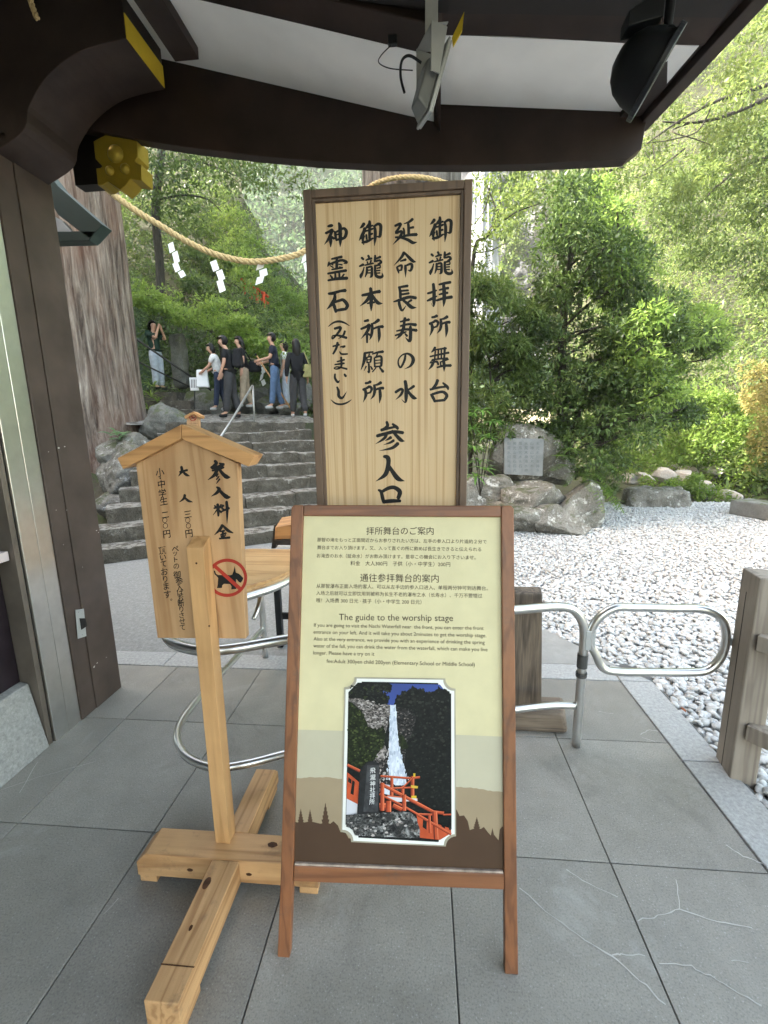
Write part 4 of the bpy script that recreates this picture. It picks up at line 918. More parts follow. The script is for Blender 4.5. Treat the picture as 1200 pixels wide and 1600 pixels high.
rows = [
 ('120,238,26 160,228,46 196,222,38; 88,345,38 140,320,38 188,292,42 178,335,44 138,425,40 68,522,5; 165,385,40 168,470,46 166,560,12; 185,398,28 222,432,34; 213,310,18 236,335,34 245,400,38 258,462,22; 235,335,28 300,302,34 372,268,38 412,318,46 392,400,44 342,442,26; 262,366,22 342,346,26; 262,448,32 365,418,34; 292,180,26 312,230,50 315,330,52 318,460,44 315,560,5', za),
 ('178,748,24 250,732,34 342,712,40; 142,790,20 134,832,30 118,866,12; 140,832,28 220,802,34 340,766,38 418,800,40 368,818,10; 262,738,34 264,810,42 262,892,40; 158,850,16 208,880,24; 152,812,10 205,842,22; 292,828,18 348,838,24; 300,868,18 352,884,24; 182,912,24 260,898,28 352,882,28; 120,976,30 250,952,36 412,926,40; 238,960,26 242,1045,34; 300,950,28 306,1040,32; 160,1000,22 192,1042,34; 378,982,24 342,1032,28; 124,1082,28 260,1056,42 428,1046,46', za),
 ('130,1288,32 200,1282,44 320,1248,38 402,1238,50; 232,1272,28 228,1370,50 178,1458,48 104,1536,5; 195,1412,28 222,1480,48 250,1578,36; 220,1424,38 300,1398,38 365,1388,46 428,1470,50 395,1535,40; 258,1552,34 330,1538,44 408,1530,36', za),
 (GO, za), (TAKI, za),
 ('790,1200,44 800,1300,52 800,1450,50 800,1562,8; 655,1315,36 750,1296,44 850,1268,42 938,1254,50; 778,1312,44 728,1400,44 622,1486,4; 815,1300,28 860,1380,44 912,1435,50 978,1441,6; 735,1442,18 800,1428,34 852,1424,28', za),
 ('400,120,40 345,165,34 260,197,10; 328,185,34 335,270,40 335,362,38; 335,266,26 412,250,38; 252,262,24 264,310,32 264,385,28; 238,397,28 340,372,40 464,364,46; 120,230,34 208,196,40 190,252,34 138,338,38 226,312,32 200,400,40 88,522,5; 128,408,28 220,412,34 330,450,44 402,492,44 468,481,5', zb),
 ('265,642,44 222,720,38 104,850,5; 272,652,28 340,722,44 402,780,44 452,792,5; 205,782,20 292,754,40; 145,870,18 165,912,34 182,970,16; 155,872,24 225,846,34 220,925,28; 175,932,24 225,916,24; 280,840,24 286,900,40 288,1036,4; 292,850,24 372,824,40 388,872,40 362,928,34 320,918,6', zb),
 ('185,1180,34 205,1260,40 206,1352,38; 192,1188,30 322,1166,40; 213,1246,28 332,1236,30; 213,1302,28 342,1282,34; 98,1416,18 210,1382,44 342,1342,44 452,1356,44; 186,1390,28 192,1460,44 232,1552,32 292,1478,8; 248,1390,34 312,1440,44 382,1500,50 458,1506,5; 382,1386,34 302,1440,24', zb),
 (GO, zoomer(605, 330, 10, 50, -62)), (TAKI, zoomer(605, 330, 10, 38, -55)),
 ('630,1285,30 700,1266,34 772,1236,24; 720,1132,40 732,1250,48 732,1400,50 724,1492,12 690,1440,6; 624,1402,24 692,1370,40 778,1326,18; 808,1146,28 900,1126,40 992,1110,40; 880,1130,40 890,1260,54 890,1400,46 880,1496,4; 813,1232,24 890,1212,34 958,1200,40; 810,1302,24 890,1282,34 948,1275,34; 768,1396,30 880,1362,40 1014,1340,46', zb),
 ('80,252,10 160,192,25 250,172,32 340,197,25 412,242,8', zc),
 ('175,286,34 268,266,40 248,330,34 150,442,24 145,400,18 220,390,28 300,410,34 368,430,36; 340,320,30 312,390,30 234,446,6', zc),
 ('150,562,24 252,536,28; 225,500,34 205,590,34 154,682,26; 265,572,18 342,560,28 300,588,8; 255,642,14 290,682,28 382,680,22', zc),
 ('215,802,20 332,770,28; 180,847,22 330,826,28; 280,730,30 286,800,32 280,880,28 220,915,22 170,906,14 220,882,20 372,916,28', zc),
 ('185,990,24 185,1060,32 230,1122,32 256,1090,6; 330,995,28 356,1032,34', zc),
 ('215,1195,24 240,1260,38 245,1340,42 300,1366,34 366,1270,5', zc),
 ('120,1395,8 190,1452,24 280,1467,28 370,1442,24 442,1394,8', zc),
 ('642,168,30 708,154,40; 588,292,30 680,252,40 722,226,40 692,322,44 588,446,4; 685,360,40 686,505,26; 700,362,28 748,398,30; 870,146,48 802,196,34 744,206,10; 765,212,34 765,312,42 750,400,34 724,462,4; 785,286,28 860,258,34 936,254,46; 868,270,40 876,400,44 865,500,7', zc),
 ('640,672,34 720,656,28 782,650,24; 650,672,38 640,790,44 588,936,4; 722,680,24 706,722,16; 682,730,22 686,822,22; 690,732,22 748,724,28 738,808,26; 690,772,14 736,766,14; 690,816,18 742,810,18; 712,830,28 716,965,30 690,945,6; 672,872,24 638,946,6; 742,872,18 768,922,28; 768,682,20 850,656,30 938,644,40; 850,672,24 828,720,18; 800,740,24 806,882,26; 806,736,24 906,724,34 906,872,34; 816,782,16 896,774,16; 816,826,16 896,820,16; 810,882,24 906,872,24; 822,900,18 768,962,18; 880,890,22 938,960,40', zc),
 (SHO, zc), (SHO, zoomer(605, 485, 10, 38, -1030)),
 ('205,178,24 345,142,38; 280,115,38 266,180,40 262,280,38; 205,245,28 330,216,34 452,226,46; 145,322,22 300,296,34 462,312,44; 262,215,38 250,290,44 210,380,42 134,456,4; 124,392,24 230,358,30 300,332,20; 362,250,38 366,350,48 352,478,44 280,420,5; 278,362,22 312,402,34', zd),
 ('285,690,28 270,780,34 212,890,28 175,840,24 180,762,20 240,694,20 320,676,30 390,720,44 406,790,50 360,870,30 268,916,4', zd),
 ('280,1100,44 296,1200,50 296,1350,50 284,1438,22 225,1390,5; 128,1282,38 205,1232,38 242,1250,38 210,1322,34 132,1396,4; 422,1180,38 362,1222,34 305,1245,18; 308,1230,28 360,1310,44 420,1366,50 468,1372,5', zd),
 ('750,575,34 726,620,34 688,656,10; 735,618,20 850,600,26 925,592,30; 752,630,22 742,760,24; 800,612,22 796,750,24; 846,602,22 846,742,24; 900,580,34 890,740,28; 668,722,24 800,692,28 964,660,32; 668,825,20 700,780,16; 735,770,34 700,860,38 642,930,4; 690,822,22 772,800,32 800,850,28; 700,772,22 830,756,26 945,748,28; 880,770,38 890,870,44 888,960,4; 778,892,24 880,866,34 998,860,40; 832,800,22 838,872,24; 838,806,22 955,762,28', zd),
 ('790,1086,44 760,1160,42 702,1228,34 664,1222,12; 670,1240,28 800,1206,34 932,1190,28; 868,1130,24 940,1198,44 952,1242,16; 680,1310,28 716,1360,44 746,1430,32; 700,1312,34 860,1272,40 932,1330,46 895,1400,36; 750,1416,34 902,1400,38', zd),
 ('470,200,38 486,268,48 432,320,44 375,338,36; 378,346,38 500,312,38 602,290,34; 566,238,32 642,298,50 656,332,26; 308,440,50 450,402,50 600,370,50 748,386,48; 482,380,38 430,480,44 282,575,4; 560,350,36 640,440,50 712,510,54 772,526,5; 545,460,48 500,490,34 440,520,4; 592,510,40 530,550,34 418,586,4; 662,560,54 560,640,44 350,686,4', ze),
 ('420,780,38 488,800,68 500,900,64 450,1080,64 288,1196,4; 498,920,46 560,1020,58 660,1150,70 770,1191,6', ze),
 ('332,1340,32 378,1370,48 405,1480,54 428,1555,46; 388,1372,44 500,1310,54 602,1300,58 690,1370,68 662,1480,56; 420,1536,54 560,1522,58 702,1522,42', ze)]
for s_, z_ in rows: brush(bp, s_, INK, board, z_, 0.0009)

# ------------------------------------------------------------------ the fee board on its post and crossed beams
kz = thing('fee_notice_stand', 'roofed light wood fee notice with no dogs mark on a post and crossed beams', 'sign stand', (-0.70, 1.30, 0))
mb = MB(); hb = [(-1.0, 1.24), (-1.02, 1.262), (-1.02, 1.345), (-0.985, 1.345)]
mb.prism([(-1.022, 1.236, .03), (-0.36, 1.236, .03), (-0.36, 1.236, .122), (-.985, 1.236, .122), (-1.022, 1.236, .085)], (0, .108, 0))
cb = mb.build('cross_beam', PINE_X, kz, bevel=.003)
mb = MB(); mb.box((-1.018, 1.24, 0.0), (-.955, 1.34, .0295)); mb.build('pad', PINE_X, cb, bevel=.002); mb = MB(); mb.box((-.43, 1.24, 0.0), (-.365, 1.34, .0295)); mb.build('pad', PINE_X, cb, bevel=.002)
mb = MB(); mb.prism([(-.735, .845, .03), (-.735, 1.235, .03), (-.735, 1.235, .1215), (-.735, .845, .1215)], (.097, 0, 0)); lb = mb.build('long_beam', PINE_Y, kz, bevel=.003)
mb = MB(); mb.prism([(-.735, 1.345, .03), (-.735, 1.69, .03), (-.735, 1.69, .085), (-.735, 1.655, .1215), (-.735, 1.345, .1215)], (.085, 0, 0)); mb.build('long_beam', PINE_Y, kz, bevel=.003)
mb = MB(); mb.box((-.73, .85, 0.0), (-.642, .95, .0295)); mb.build('pad', PINE_Y, lb, bevel=.002)
mb = MB(); mb.box((-.73, 1.57, 0.0), (-.655, 1.68, .0295)); mb.build('pad', PINE_Y, lb, bevel=.002)
mb = MB(); mb.box((-.7355, .925, .1216), (-.6375, .928, .1225)); mb.build('seam', KNOT, lb)
def knot(x, y, z, n, u, v, root):
    mb = MB(); n, u, v = Vector(n), Vector(u), Vector(v); c = Vector((x, y, z))
    mb.poly([c+n*.0008+u*math.cos(a)*rnd.uniform(.9, 1.1)+v*math.sin(a)*rnd.uniform(.9, 1.1) for a in [k*math.pi/8 for k in range(16)]]); return mb.build('knot', KNOT, root)
for x, y, s in [(323, 1380, .016), (298, 1450, .007)]:
    p = atz(x, y, .1215); knot(p.x, p.y, .1215, (0, 0, 1), (s*.7, 0, 0), (0, s*1.3, 0), lb)
for x, y, s in [(297, 1359, .009), (389, 1366, .008)]:
    p = at(x, y, 1.236); knot(p.x, 1.236, p.z, (0, -1, 0), (s*1.3, 0, 0), (0, 0, s*.8), cb)
p = atz(426, 1320, .122); knot(p.x, p.y, .122, (0, 0, 1), (.018, 0, 0), (0, .011, 0), cb)
mb = MB()
mb.hexa([(-.752, 1.296, .122), (-.699, 1.296, .122), (-.699, 1.349, .122), (-.752, 1.349, .122), (-.748, 1.296, 1.236), (-.692, 1.296, 1.236), (-.692, 1.349, 1.262), (-.748, 1.349, 1.262)])
po = mb.build('post', PINE_Z, kz, bevel=.002)
mb = MB()
for x, y in [(307, 880), (327, 978)]: q = at(x, y, 1.296); mb.lathe([(.0035, 0), (.0035, .001), (0, .0012)], q, (0, -1, 0), 8); mb.build('nail', KNOT, po); mb = MB()
KY = 1.352
kp = Plane((-.75, KY, 0), (1, 0, 0), (0, 0, 1))
k = lambda x, y: kp.px(x, y, 0)
mb = MB(); bd = [k(246, 997), k(384, 998), k(371, 724), k(283, 684), k(212, 724)]
mb.prism(bd, (0, .03, 0)); fb = mb.build('notice_board', HINOKI, kz, bevel=.002)
for side, pts in (('l', [(283, 663), (183, 716), (192, 733), (283, 686)]), ('r', [(283.6, 663), (398, 712), (388, 729), (283.6, 686)])):
    q = [at(x, y, KY-.022) for x, y in pts]; mb = MB(); mb.prism(q, (0, .075, 0)); mb.build('roof_slat', HINOKI_X, kz, bevel=.002)
zf, zg = zoomer(300, 700, 6.4), zoomer(220, 710, 5.522)
for s_, z_ in [
 ('226,128,24 244,150,30 216,184,30 188,196,18; 198,204,24 270,186,28 318,160,28; 272,152,14 308,166,28; 200,228,14 262,214,22 318,192,20; 256,200,30 226,268,30 158,320,4; 258,192,20 310,260,32 350,290,36 384,291,5; 262,256,12 244,286,16; 270,284,14 244,316,12; 277,310,18 243,356,5', zf),
 ('245,390,14 272,412,32 246,450,26 193,483,4; 264,410,24 310,460,32 350,490,38 386,490,7', zf),
 ('256,560,24 262,620,28 264,682,16; 218,602,14 306,590,20; 226,575,14 240,594,18; 292,566,18 272,592,10; 256,610,16 210,672,4; 270,620,14 294,645,20; 300,570,14 318,580,20; 298,604,14 318,616,20; 290,637,14 372,600,24; 345,535,24 352,620,26 350,755,4', zf),
 ('305,770,26 275,820,26 224,870,4; 308,775,18 360,825,28 412,850,9; 280,836,12 326,826,18; 285,866,12 342,850,16; 308,830,20 310,895,20; 288,875,12 298,890,15; 335,866,14 324,886,10; 274,906,16 378,895,22', zf),
 ('335,152,14 402,135,18; 350,105,20 354,145,22 325,188,4; 358,145,12 392,175,22 422,186,5', zg), ('380,348,20 372,380,20 333,411,4; 374,368,12 410,400,20 447,411,5', zg)]:
    brush(kp, s_, INK, fb, z_, 0.0009)
for col in [[('小', 165, 157, 76), ('・', 168, 205, 60), ('中', 178, 255, 72), ('学', 186, 335, 70), ('生', 197, 402, 70), ('二', 210, 522, 66), ('〇', 207, 568, 46), ('〇', 212, 616, 46), ('円', 224, 688, 70)],
    [('三', 405, 517, 68), ('〇', 405, 568, 46), ('〇', 411, 616, 46), ('円', 416, 684, 70)],
    [('頂', 185, 830, 64), ('い', 192, 890, 60), ('て', 197, 945, 58), ('お', 204, 1012, 64), ('り', 210, 1076, 62), ('ま', 219, 1136, 64), ('す', 230, 1208, 66), ('。', 252, 1255, 50)],
    [('ペ', 297, 815, 62), ('ッ', 297, 858, 50), ('ト', 302, 906, 52), ('の', 306, 965, 54), ('御', 312, 1030, 64), ('参', 332, 1094, 64), ('入', 334, 1150, 60), ('は', 340, 1194, 56), ('お', 344, 1238, 52), ('断', 347, 1284, 56), ('り', 350, 1335, 54), ('さ', 352, 1388, 52), ('せ', 357, 1440, 54), ('て', 360, 1494, 54)]]:
    set_chars(kp, col, INK, fb, zg, 0.0009, offset=0.010, name='written_column')
# no dogs mark (zoomed 6.4 around 300,700)
def ring(pl, c, r0, r1, toimg, d, mat, root, nm, n=48):
    mb = MB(); V = []
    for rr in (r0, r1):
        for i in range(n):
            a = 2*math.pi*i/n; V.append(pl.px(*toimg(c[0]+rr[0]*math.cos(a), c[1]+rr[1]*math.sin(a)), d))
    mb.add(V, [(i, (i+1) % n, n+(i+1) % n, n+i) for i in range(n)]); return mb.build(nm, mat, root)
DOG = [(220, 1222), (232, 1232), (240, 1258), (262, 1270), (330, 1270), (380, 1272), (402, 1268), (416, 1230), (426, 1180), (434, 1215), (438, 1245), (470, 1258), (514, 1300), (506, 1322), (488, 1348), (468, 1340), (452, 1318), (440, 1310), (440, 1335), (448, 1380), (442, 1410), (392, 1414), (396, 1385), (380, 1360), (320, 1358), (304, 1372), (298, 1400), (250, 1400), (256, 1370), (262, 1300), (245, 1280), (226, 1262), (218, 1236)]
mb = MB(); mb.poly([kp.px(*zf(*q), .0009) for q in DOG]); mb.build('dog_mark', INK, fb)
ring(kp, (352, 1298), (200, 192), (170, 160), zf, .0013, RED, fb, 'no_entry_ring')
mb = MB(); mb.poly([kp.px(*zf(*q), .0016) for q in [(212, 1190), (240, 1168), (498, 1398), (470, 1424)]]); mb.build('no_entry_bar', RED, fb)

# ------------------------------------------------------------------ steel queue railing, swing gate, desk, posts
rail = thing('queue_railing', 'brushed steel tube railing that curves round behind the signboards', 'railing', (0.776, 2.054, 0))
RA = 0.0215
zt_, zl_ = 0.752, 0.228
mb = MB()
plan = [(.776, 2.054), (.60, 2.035), (.2, 1.93), (-.2, 1.79), (-.55, 1.645), (-.75, 1.555), (-.88, 1.535), (-1.03, 1.60), (-1.145, 1.76), (-1.165, 2.0), (-1.145, 2.35), (-1.12, 2.70), (-1.115, 2.80)]
up = [(x, y, zt_) for x, y in plan]
path = [(.776, 2.054, 0), (.776, 2.054, .35), (.776, 2.054, .58), (.765, 2.052, .66), (.735, 2.05, .715), (.69, 2.045, .745), (.63, 2.038, zt_)]
mb.tube(smooth_path(path, 5) + smooth_path([(.60, 2.035, zt_)] + up[2:-2] + [(-1.125, 2.62, zt_), (-1.12, 2.74, zt_-.03), (-1.118, 2.80, zt_-.11), (-1.118, 2.815, .5), (-1.118, 2.82, 0)], 6), RA, 12)
mb.build('top_rail', STEEL, rail, smooth=True)
mb = MB(); mb.tube(smooth_path([(x, y, zl_) for x, y in [(.755, 2.05)] + plan[1:-1] + [(-1.118, 2.795)]], 6), .0175, 12); mb.build('lower_rail', STEEL, rail, smooth=True)
mb = MB(); mb.lathe([(RA+.003, -.035), (RA+.003, .035)], (.776, 2.054, .47), (0, 0, 1), 16); mb.lathe([(RA+.004, .0), (RA+.0055, .006), (RA+.004, .012), (RA+.0055, .018), (RA+.004, .024)], (.776, 2.054, .385), (0, 0, 1), 16); mb.build('collar', plain('dark_collar', (0.06, 0.06, 0.06), 0.4), rail, smooth=False)
gate = thing('swing_gate', 'flat oval loop of steel tube, a swing gate hinged on the railing post', 'gate', (.80, 2.05, .58))
ga = [(.835, .505), (.80, .585), (.825, .68), (.90, .745), (1.0, .752), (1.15, .753), (1.29, .752), (1.375, .71), (1.408, .62), (1.398, .52), (1.35, .45), (1.27, .432), (1.1, .424), (.95, .42), (.875, .435)]
mb = MB(); mb.tube(smooth_path([(x, 2.05-.02*(x-.8), z) for x, z in ga], 6, True), .0195, 12, closed=True); mb.build('loop', STEEL, gate, smooth=True)
mb = MB(); mb.box((.775, 2.03, .535), (.802, 2.07, .635)); mb.box((.803, 2.032, .53), (.822, 2.068, .64)); mb.build('hinge', GREYMETAL, gate, bevel=.003)
mb = MB(); mb.box((1.405, 2.02, .585), (1.43, 2.045, .62)); mb.build('latch', GREYMETAL, gate, bevel=.002)

fp = thing('fence_post', 'thick weathered grey square fence post with rails at the right edge', 'fence', (1.45, 1.93, 0))
b_ = [atz(1118, 1182, -.0), atz(1140, 1217, -.0), atz(1182, 1226, -.0)]; b3 = b_[0]+b_[2]-b_[1]
dz = Vector((0, 0, .955))
tpx = [at(1158, 890, b_[0].y), at(1186, 902, b_[1].y), at(1229, 897, b_[2].y)]
mb = MB(); lo = [q-Vector((0, 0, .2)) for q in (b_[0], b_[1], b_[2], b3)]; hi = [Vector((q.x, q.y, .962)) for q in (b_[0], b_[1], b_[2], b3)]
mb.hexa(lo+hi); po = mb.build('post', GREYPOST, fp, bevel=.006)
mb = MB(); ca, cb2 = b_[0].lerp(b_[1], .42), b_[0].lerp(b_[1], .40); n_ = (b_[1]-b_[0]).cross(Vector((0, 0, -1))).normalized()
mb.hexa([ca-n_*.0006, ca+(b_[1]-b_[0])*.03-n_*.0006, ca+(b_[1]-b_[0])*.03+n_*.001, ca+n_*.001]+[q+Vector((0, 0, .87)) for q in (cb2-n_*.0006, cb2+(b_[1]-b_[0])*.035-n_*.0006, cb2+(b_[1]-b_[0])*.035+n_*.001, cb2+n_*.001)]); mb.build('drying_crack', plain('crack_dark', (0.04, 0.033, 0.028), .9), po)
dirr = Vector((0.62, -0.78, 0)).normalized(); sid = Vector((dirr.y, -dirr.x, 0))
for x, y, h in [(1189, 1000, .07), (1172, 1138, .075)]:
    o = at(x, y, b_[1].y+.006); mb = MB(); a = [o+sid*.03, o-sid*.03]
    mb.hexa([o-sid*.02-Vector((0, 0, h/2)), o+dirr*1.4-sid*.02-Vector((0, 0, h/2)), o+dirr*1.4+sid*.05-Vector((0, 0, h/2)), o+sid*.05-Vector((0, 0, h/2)),
             o-sid*.02+Vector((0, 0, h/2)), o+dirr*1.4-sid*.02+Vector((0, 0, h/2)), o+dirr*1.4+sid*.05+Vector((0, 0, h/2)), o+sid*.05+Vector((0, 0, h/2))]); mb.build('rail', GREYPOST, fp, bevel=.004)

ws = thing('weathered_stand', 'old cracked timber upright set in a weathered log behind the railing', 'post', (.55, 2.24, 0))
mb = MB(); mb.hexa([(.475, 2.20, .09), (.640, 2.20, .09), (.640, 2.27, .09), (.475, 2.27, .09), (.472, 2.20, .752), (.610, 2.20, .752), (.618, 2.27, .768), (.472, 2.27, .768)]); mb.build('upright', WEATHERED, ws, bevel=.008)
mb = MB(); mb.hexa([(-.2, 2.145, 0), (.765, 2.135, 0), (.80, 2.32, 0), (-.2, 2.33, 0), (-.2, 2.15, .11), (.74, 2.14, .105), (.785, 2.31, .11), (-.2, 2.32, .11)]); mb.build('base_log', WEATHERED_X, ws, bevel=.02)

desk = thing('reception_desk', 'small rounded light wood reception desk edged with steel tube behind the fee notice', 'desk', (-.9, 2.6, 0))
DZ = .775
edge = [atz(330, 930, DZ), atz(370, 925, DZ), atz(400, 917, DZ), atz(425, 909, DZ), atz(450, 898, DZ), atz(480, 880, DZ), atz(520, 857, DZ)]
back = [atz(520, 848, DZ), atz(450, 858, DZ), atz(393, 857, DZ), atz(330, 862, DZ)]
edge = smooth_path(edge, 4)
mb = MB(); mb.prism([Vector((q.x, q.y, DZ-.04)) for q in edge+back], (0, 0, .04)); mb.build('desk_top', woodgrain('desk_wood', (0.62, 0.40, 0.19), (0.46, 0.26, 0.11), 'X', 8, .4), desk, bevel=.003)
mb = MB(); mb.prism([Vector((q.x, q.y, DZ+.0005)) for q in edge]+[Vector((q.x, q.y+.02, DZ+.0005)) for q in edge[::-1]], (0, 0, .018)); mb.build('lip', woodgrain('desk_lip', (0.60, 0.36, 0.15), (0.44, 0.23, 0.09), 'X', 8, .4), desk, bevel=.002)
mb = MB(); mb.tube([Vector((q.x-.005, q.y-.022, DZ-.035)) for q in edge], .022, 12); mb.build('edge_tube', STEEL, desk, smooth=True)
for x, y in [(-1.06, 2.99), (-.5, 2.95)]:
    mb = MB(); mb.box((x-.022, y-.022, 0), (x+.022, y+.022, DZ-.045)); mb.build('leg', BLACKMETAL, desk, bevel=.003)
mb = MB(); mb.box((-1.035, 2.98, .22), (-.525, 3.0, .27)); mb.build('stretcher', BLACKMETAL, desk, bevel=.003)
mb = MB(); mb.tube(smooth_path([atz(408, 925, .60), atz(403, 950, .55), atz(396, 968, .5)], 4), .014, 8); mb.build('brace', STEEL, desk, smooth=True)
bx = thing('slanted_box', 'small slanted light wood box on a dark holder standing on the reception desk', 'box', atz(445, 852, DZ))
kq = lambda x, y, Y=2.98: at(x, y, Y)
mb = MB(); mb.prism([kq(430, 824), kq(500, 812), kq(500, 840), kq(429, 843)], (0, .16, .04)); mb.build('box', HINOKI_X, bx, bevel=.003)
mb = MB(); mb.prism([kq(428, 821, 2.995), kq(433, 845, 2.995), kq(430, 857, 2.995), kq(424, 857, 2.995)], (0, .10, 0)); mb.prism([kq(428, 844, 2.985), kq(500, 841, 2.985), kq(500, 850, 2.985), kq(434, 853, 2.985)], (0, .1, 0)); mb.build('holder', plain('dark_holder', (0.05, 0.042, 0.038), .5), bx)
p = atz(445, 855, DZ); mb = MB(); mb.box((p.x-.05, p.y-.02, DZ+.001), (p.x+.25, p.y+.05, DZ+.012)); tag(mb.build('paper_stack', PAPER, loc=p), 'white papers on the back edge of the reception desk under the slanted box', 'paper')

# ------------------------------------------------------------------ rocks
def rock(name, c, size, mat, seed, cuts=9, sub=3, rough=.10,  root=None, rotz=0.0, tiltx=0.0):
    g = random.Random(seed); bm = bmesh.new(); bmesh.ops.create_icosphere(bm, subdivisions=sub, radius=1.0)
    pl_ = []
    for i in range(cuts):
        n = Vector((g.gauss(0, 1), g.gauss(0, 1), g.gauss(0, .8))).normalized(); pl_.append((n, g.uniform(.50, .80)))
    off = Vector((g.uniform(0, 99), g.uniform(0, 99), 0))
    for v in bm.verts:
        p = v.co.copy()
        for n, d in pl_:
            e = p.dot(n)-d
            if e > 0: p -= n*e*.97
        q = p*1.4+off
        p += p.normalized()*(noise.noise(q)*rough*1.4+(abs(noise.noise(q*2.6))-.25)*rough*.9+noise.noise(q*6.3)*rough*.38+noise.noise(q*15)*rough*.2)
        v.co = p*1.22
    me = bpy.data.meshes.new(name); bm.to_mesh(me); bm.free()
    me.transform(Matrix.Translation(c) @ Matrix.Rotation(rotz, 4, 'Z') @ Matrix.Rotation(tiltx, 4, 'X') @ Matrix.Diagonal((*size, 1)))
    return link(name, me, mat, root, smooth=False if sub < 3 else True, loc=None if root else c)
def block(name, c, size, mat, seed, root=None, rough=.035, taper=.12):
    bm = bmesh.new(); bmesh.ops.create_cube(bm, size=2.0); bmesh.ops.subdivide_edges(bm, edges=bm.edges[:], cuts=14, use_grid_fill=True)
    for v in bm.verts:
        p = v.co; k = 1-taper*(p.z*.5+.5); q = Vector((p.x*size[0]*4, p.y*size[1]*4, p.z*size[2]*4))+Vector((seed, 0, 0))
        l = max(abs(p.x), abs(p.y), abs(p.z)); rr = (abs(p.x)**7+abs(p.y)**7+abs(p.z)**7)**(1/7); p = p*(1/rr)
        m = min(size); v.co = Vector((p.x*size[0]*k, p.y*size[1]*k, p.z*size[2]))+Vector((noise.noise(q), noise.noise(q+Vector((9, 0, 0))), noise.noise(q+Vector((0, 9, 0)))))*m*.28+Vector((noise.noise(q*3), noise.noise(q*3+Vector((9, 0, 0))), noise.noise(q*3.0)))*m*.12
    me = bpy.data.meshes.new(name); bm.to_mesh(me); bm.free(); me.transform(Matrix.Translation(c)); return link(name, me, mat, root, smooth=True, loc=None if root else c)
def pxrock(x0, y0, x1, y1, Y, depth, mat, seed, label, group, name='boulder', ks=.64, **k):
    a, b = at(x0, (y0+y1)/2, Y), at(x1, (y0+y1)/2, Y); t, u = at((x0+x1)/2, y0, Y), at((x0+x1)/2, y1, Y)
    c = Vector(((a.x+b.x)/2, Y+depth*.4, (t.z+u.z)/2))
    return tag(rock(name, c, ((b.x-a.x)*ks, depth*.6, (t.z-u.z)*ks), mat, seed, **k), label, 'rock', group)
GR = 'boulders holding up the planting bed'
for x0, y0, x1, y1, Y, d, sd, lab in [
    (790, 757, 882, 812, 6.95, .7, 5, 'big flat faced grey boulder under the inscribed stone tablet'),
    (728, 752, 798, 788, 7.2, .6, 3, 'pale whitish boulder left of the flat faced one, close to the tall board'),
    (872, 772, 950, 834, 6.9, .8, 9, 'large slanting smooth boulder at the right end of the bed'),
    (836, 802, 908, 841, 6.55, .5, 12, 'low mossy topped boulder resting on the pebbles in front of the others'),
    (735, 792, 842, 836, 6.7, .7, 21, 'dark boulder just above the right corner of the folding board'),
    (640, 760, 745, 830, 7.1, .7, 31, 'boulder hidden mostly behind the tall board'),
    (848, 722, 905, 756, 7.9, .5, 33, 'small mossy boulder beside the tablet under the fern leaves')]:
    pxrock(x0, y0, x1, y1, Y, d, BOULDER, sd, lab, GR, sub=5, rough=.085, cuts=11)
mb = MB()
a, b = at(985, 762, 8.9), at(1085, 792, 8.9)
tag(block('long_stone', Vector(((a.x+b.x)/2, 9.15, .12)), ((b.x-a.x)*.5, .28, .22), BOULDER, 44), 'long low mossy stone lying at the far edge of the pebbles', 'rock')
mb = MB(); p = atz(1138, 803, 0); q = atz(1205, 815, 0); dr = (q-p).normalized(); sd_ = Vector((-dr.y, dr.x, 0))
mb.hexa([p, p+dr*3, p+dr*3+sd_*.45, p+sd_*.45]+[r+Vector((0, 0, .26)) for r in (p, p+dr*3, p+dr*3+sd_*.45, p+sd_*.45)])
tag(mb.build('concrete_edging', stone('mossy_concrete', [(0.10, 0.095, 0.085), (0.19, 0.185, 0.17), (0.28, 0.275, 0.26)], 4, .4, .01, .9, moss_or_lit_top=(0.08, 0.095, 0.03), moss_or_lit_at=.62), loc=p, bevel=.02), 'low straight mossy concrete edging on the pebbles at the right edge', 'kerb')
GB = 'river bed rocks beyond the pebbles'
k_ = 0
for x0, y0, x1, y1, Y, lab in [
    (1028, 730, 1060, 758, 12.0, 'pointed pinkish river rock beyond the long stone'), (1058, 737, 1098, 760, 12.2, 'pale river rock right of the pointed one'),
    (1072, 726, 1096, 742, 13.5, 'rounded pinkish river rock farther up the bed'), (1108, 728, 1134, 747, 13.0, 'tan river rock beside the green shrubs'),
    (1098, 752, 1128, 776, 11.5, 'broad flat river rock nearest the concrete edging'), (1000, 738, 1030, 758, 12.0, 'pale jagged river rock left of the pointed one'),
    (975, 740, 1004, 760, 12.3, 'whitish river rock at the left under the evergreen tree'), (1132, 768, 1160, 784, 11.0, 'low tan river rock just above the concrete edging'),
    (1080, 756, 1102, 768, 11.6, 'small grey river rock between the flat and pale ones'), (1045, 722, 1066, 734, 14.5, 'small far river rock under the sunlit bank')]:
    k_ += 1; pxrock(x0, y0, x1, y1, Y, .7, PALEROCK, 100+k_, lab, GB, name='river_rock', ks=.47, sub=4, cuts=16, rough=.05)
GL = 'boulders stacked beside the foot of the stairs'
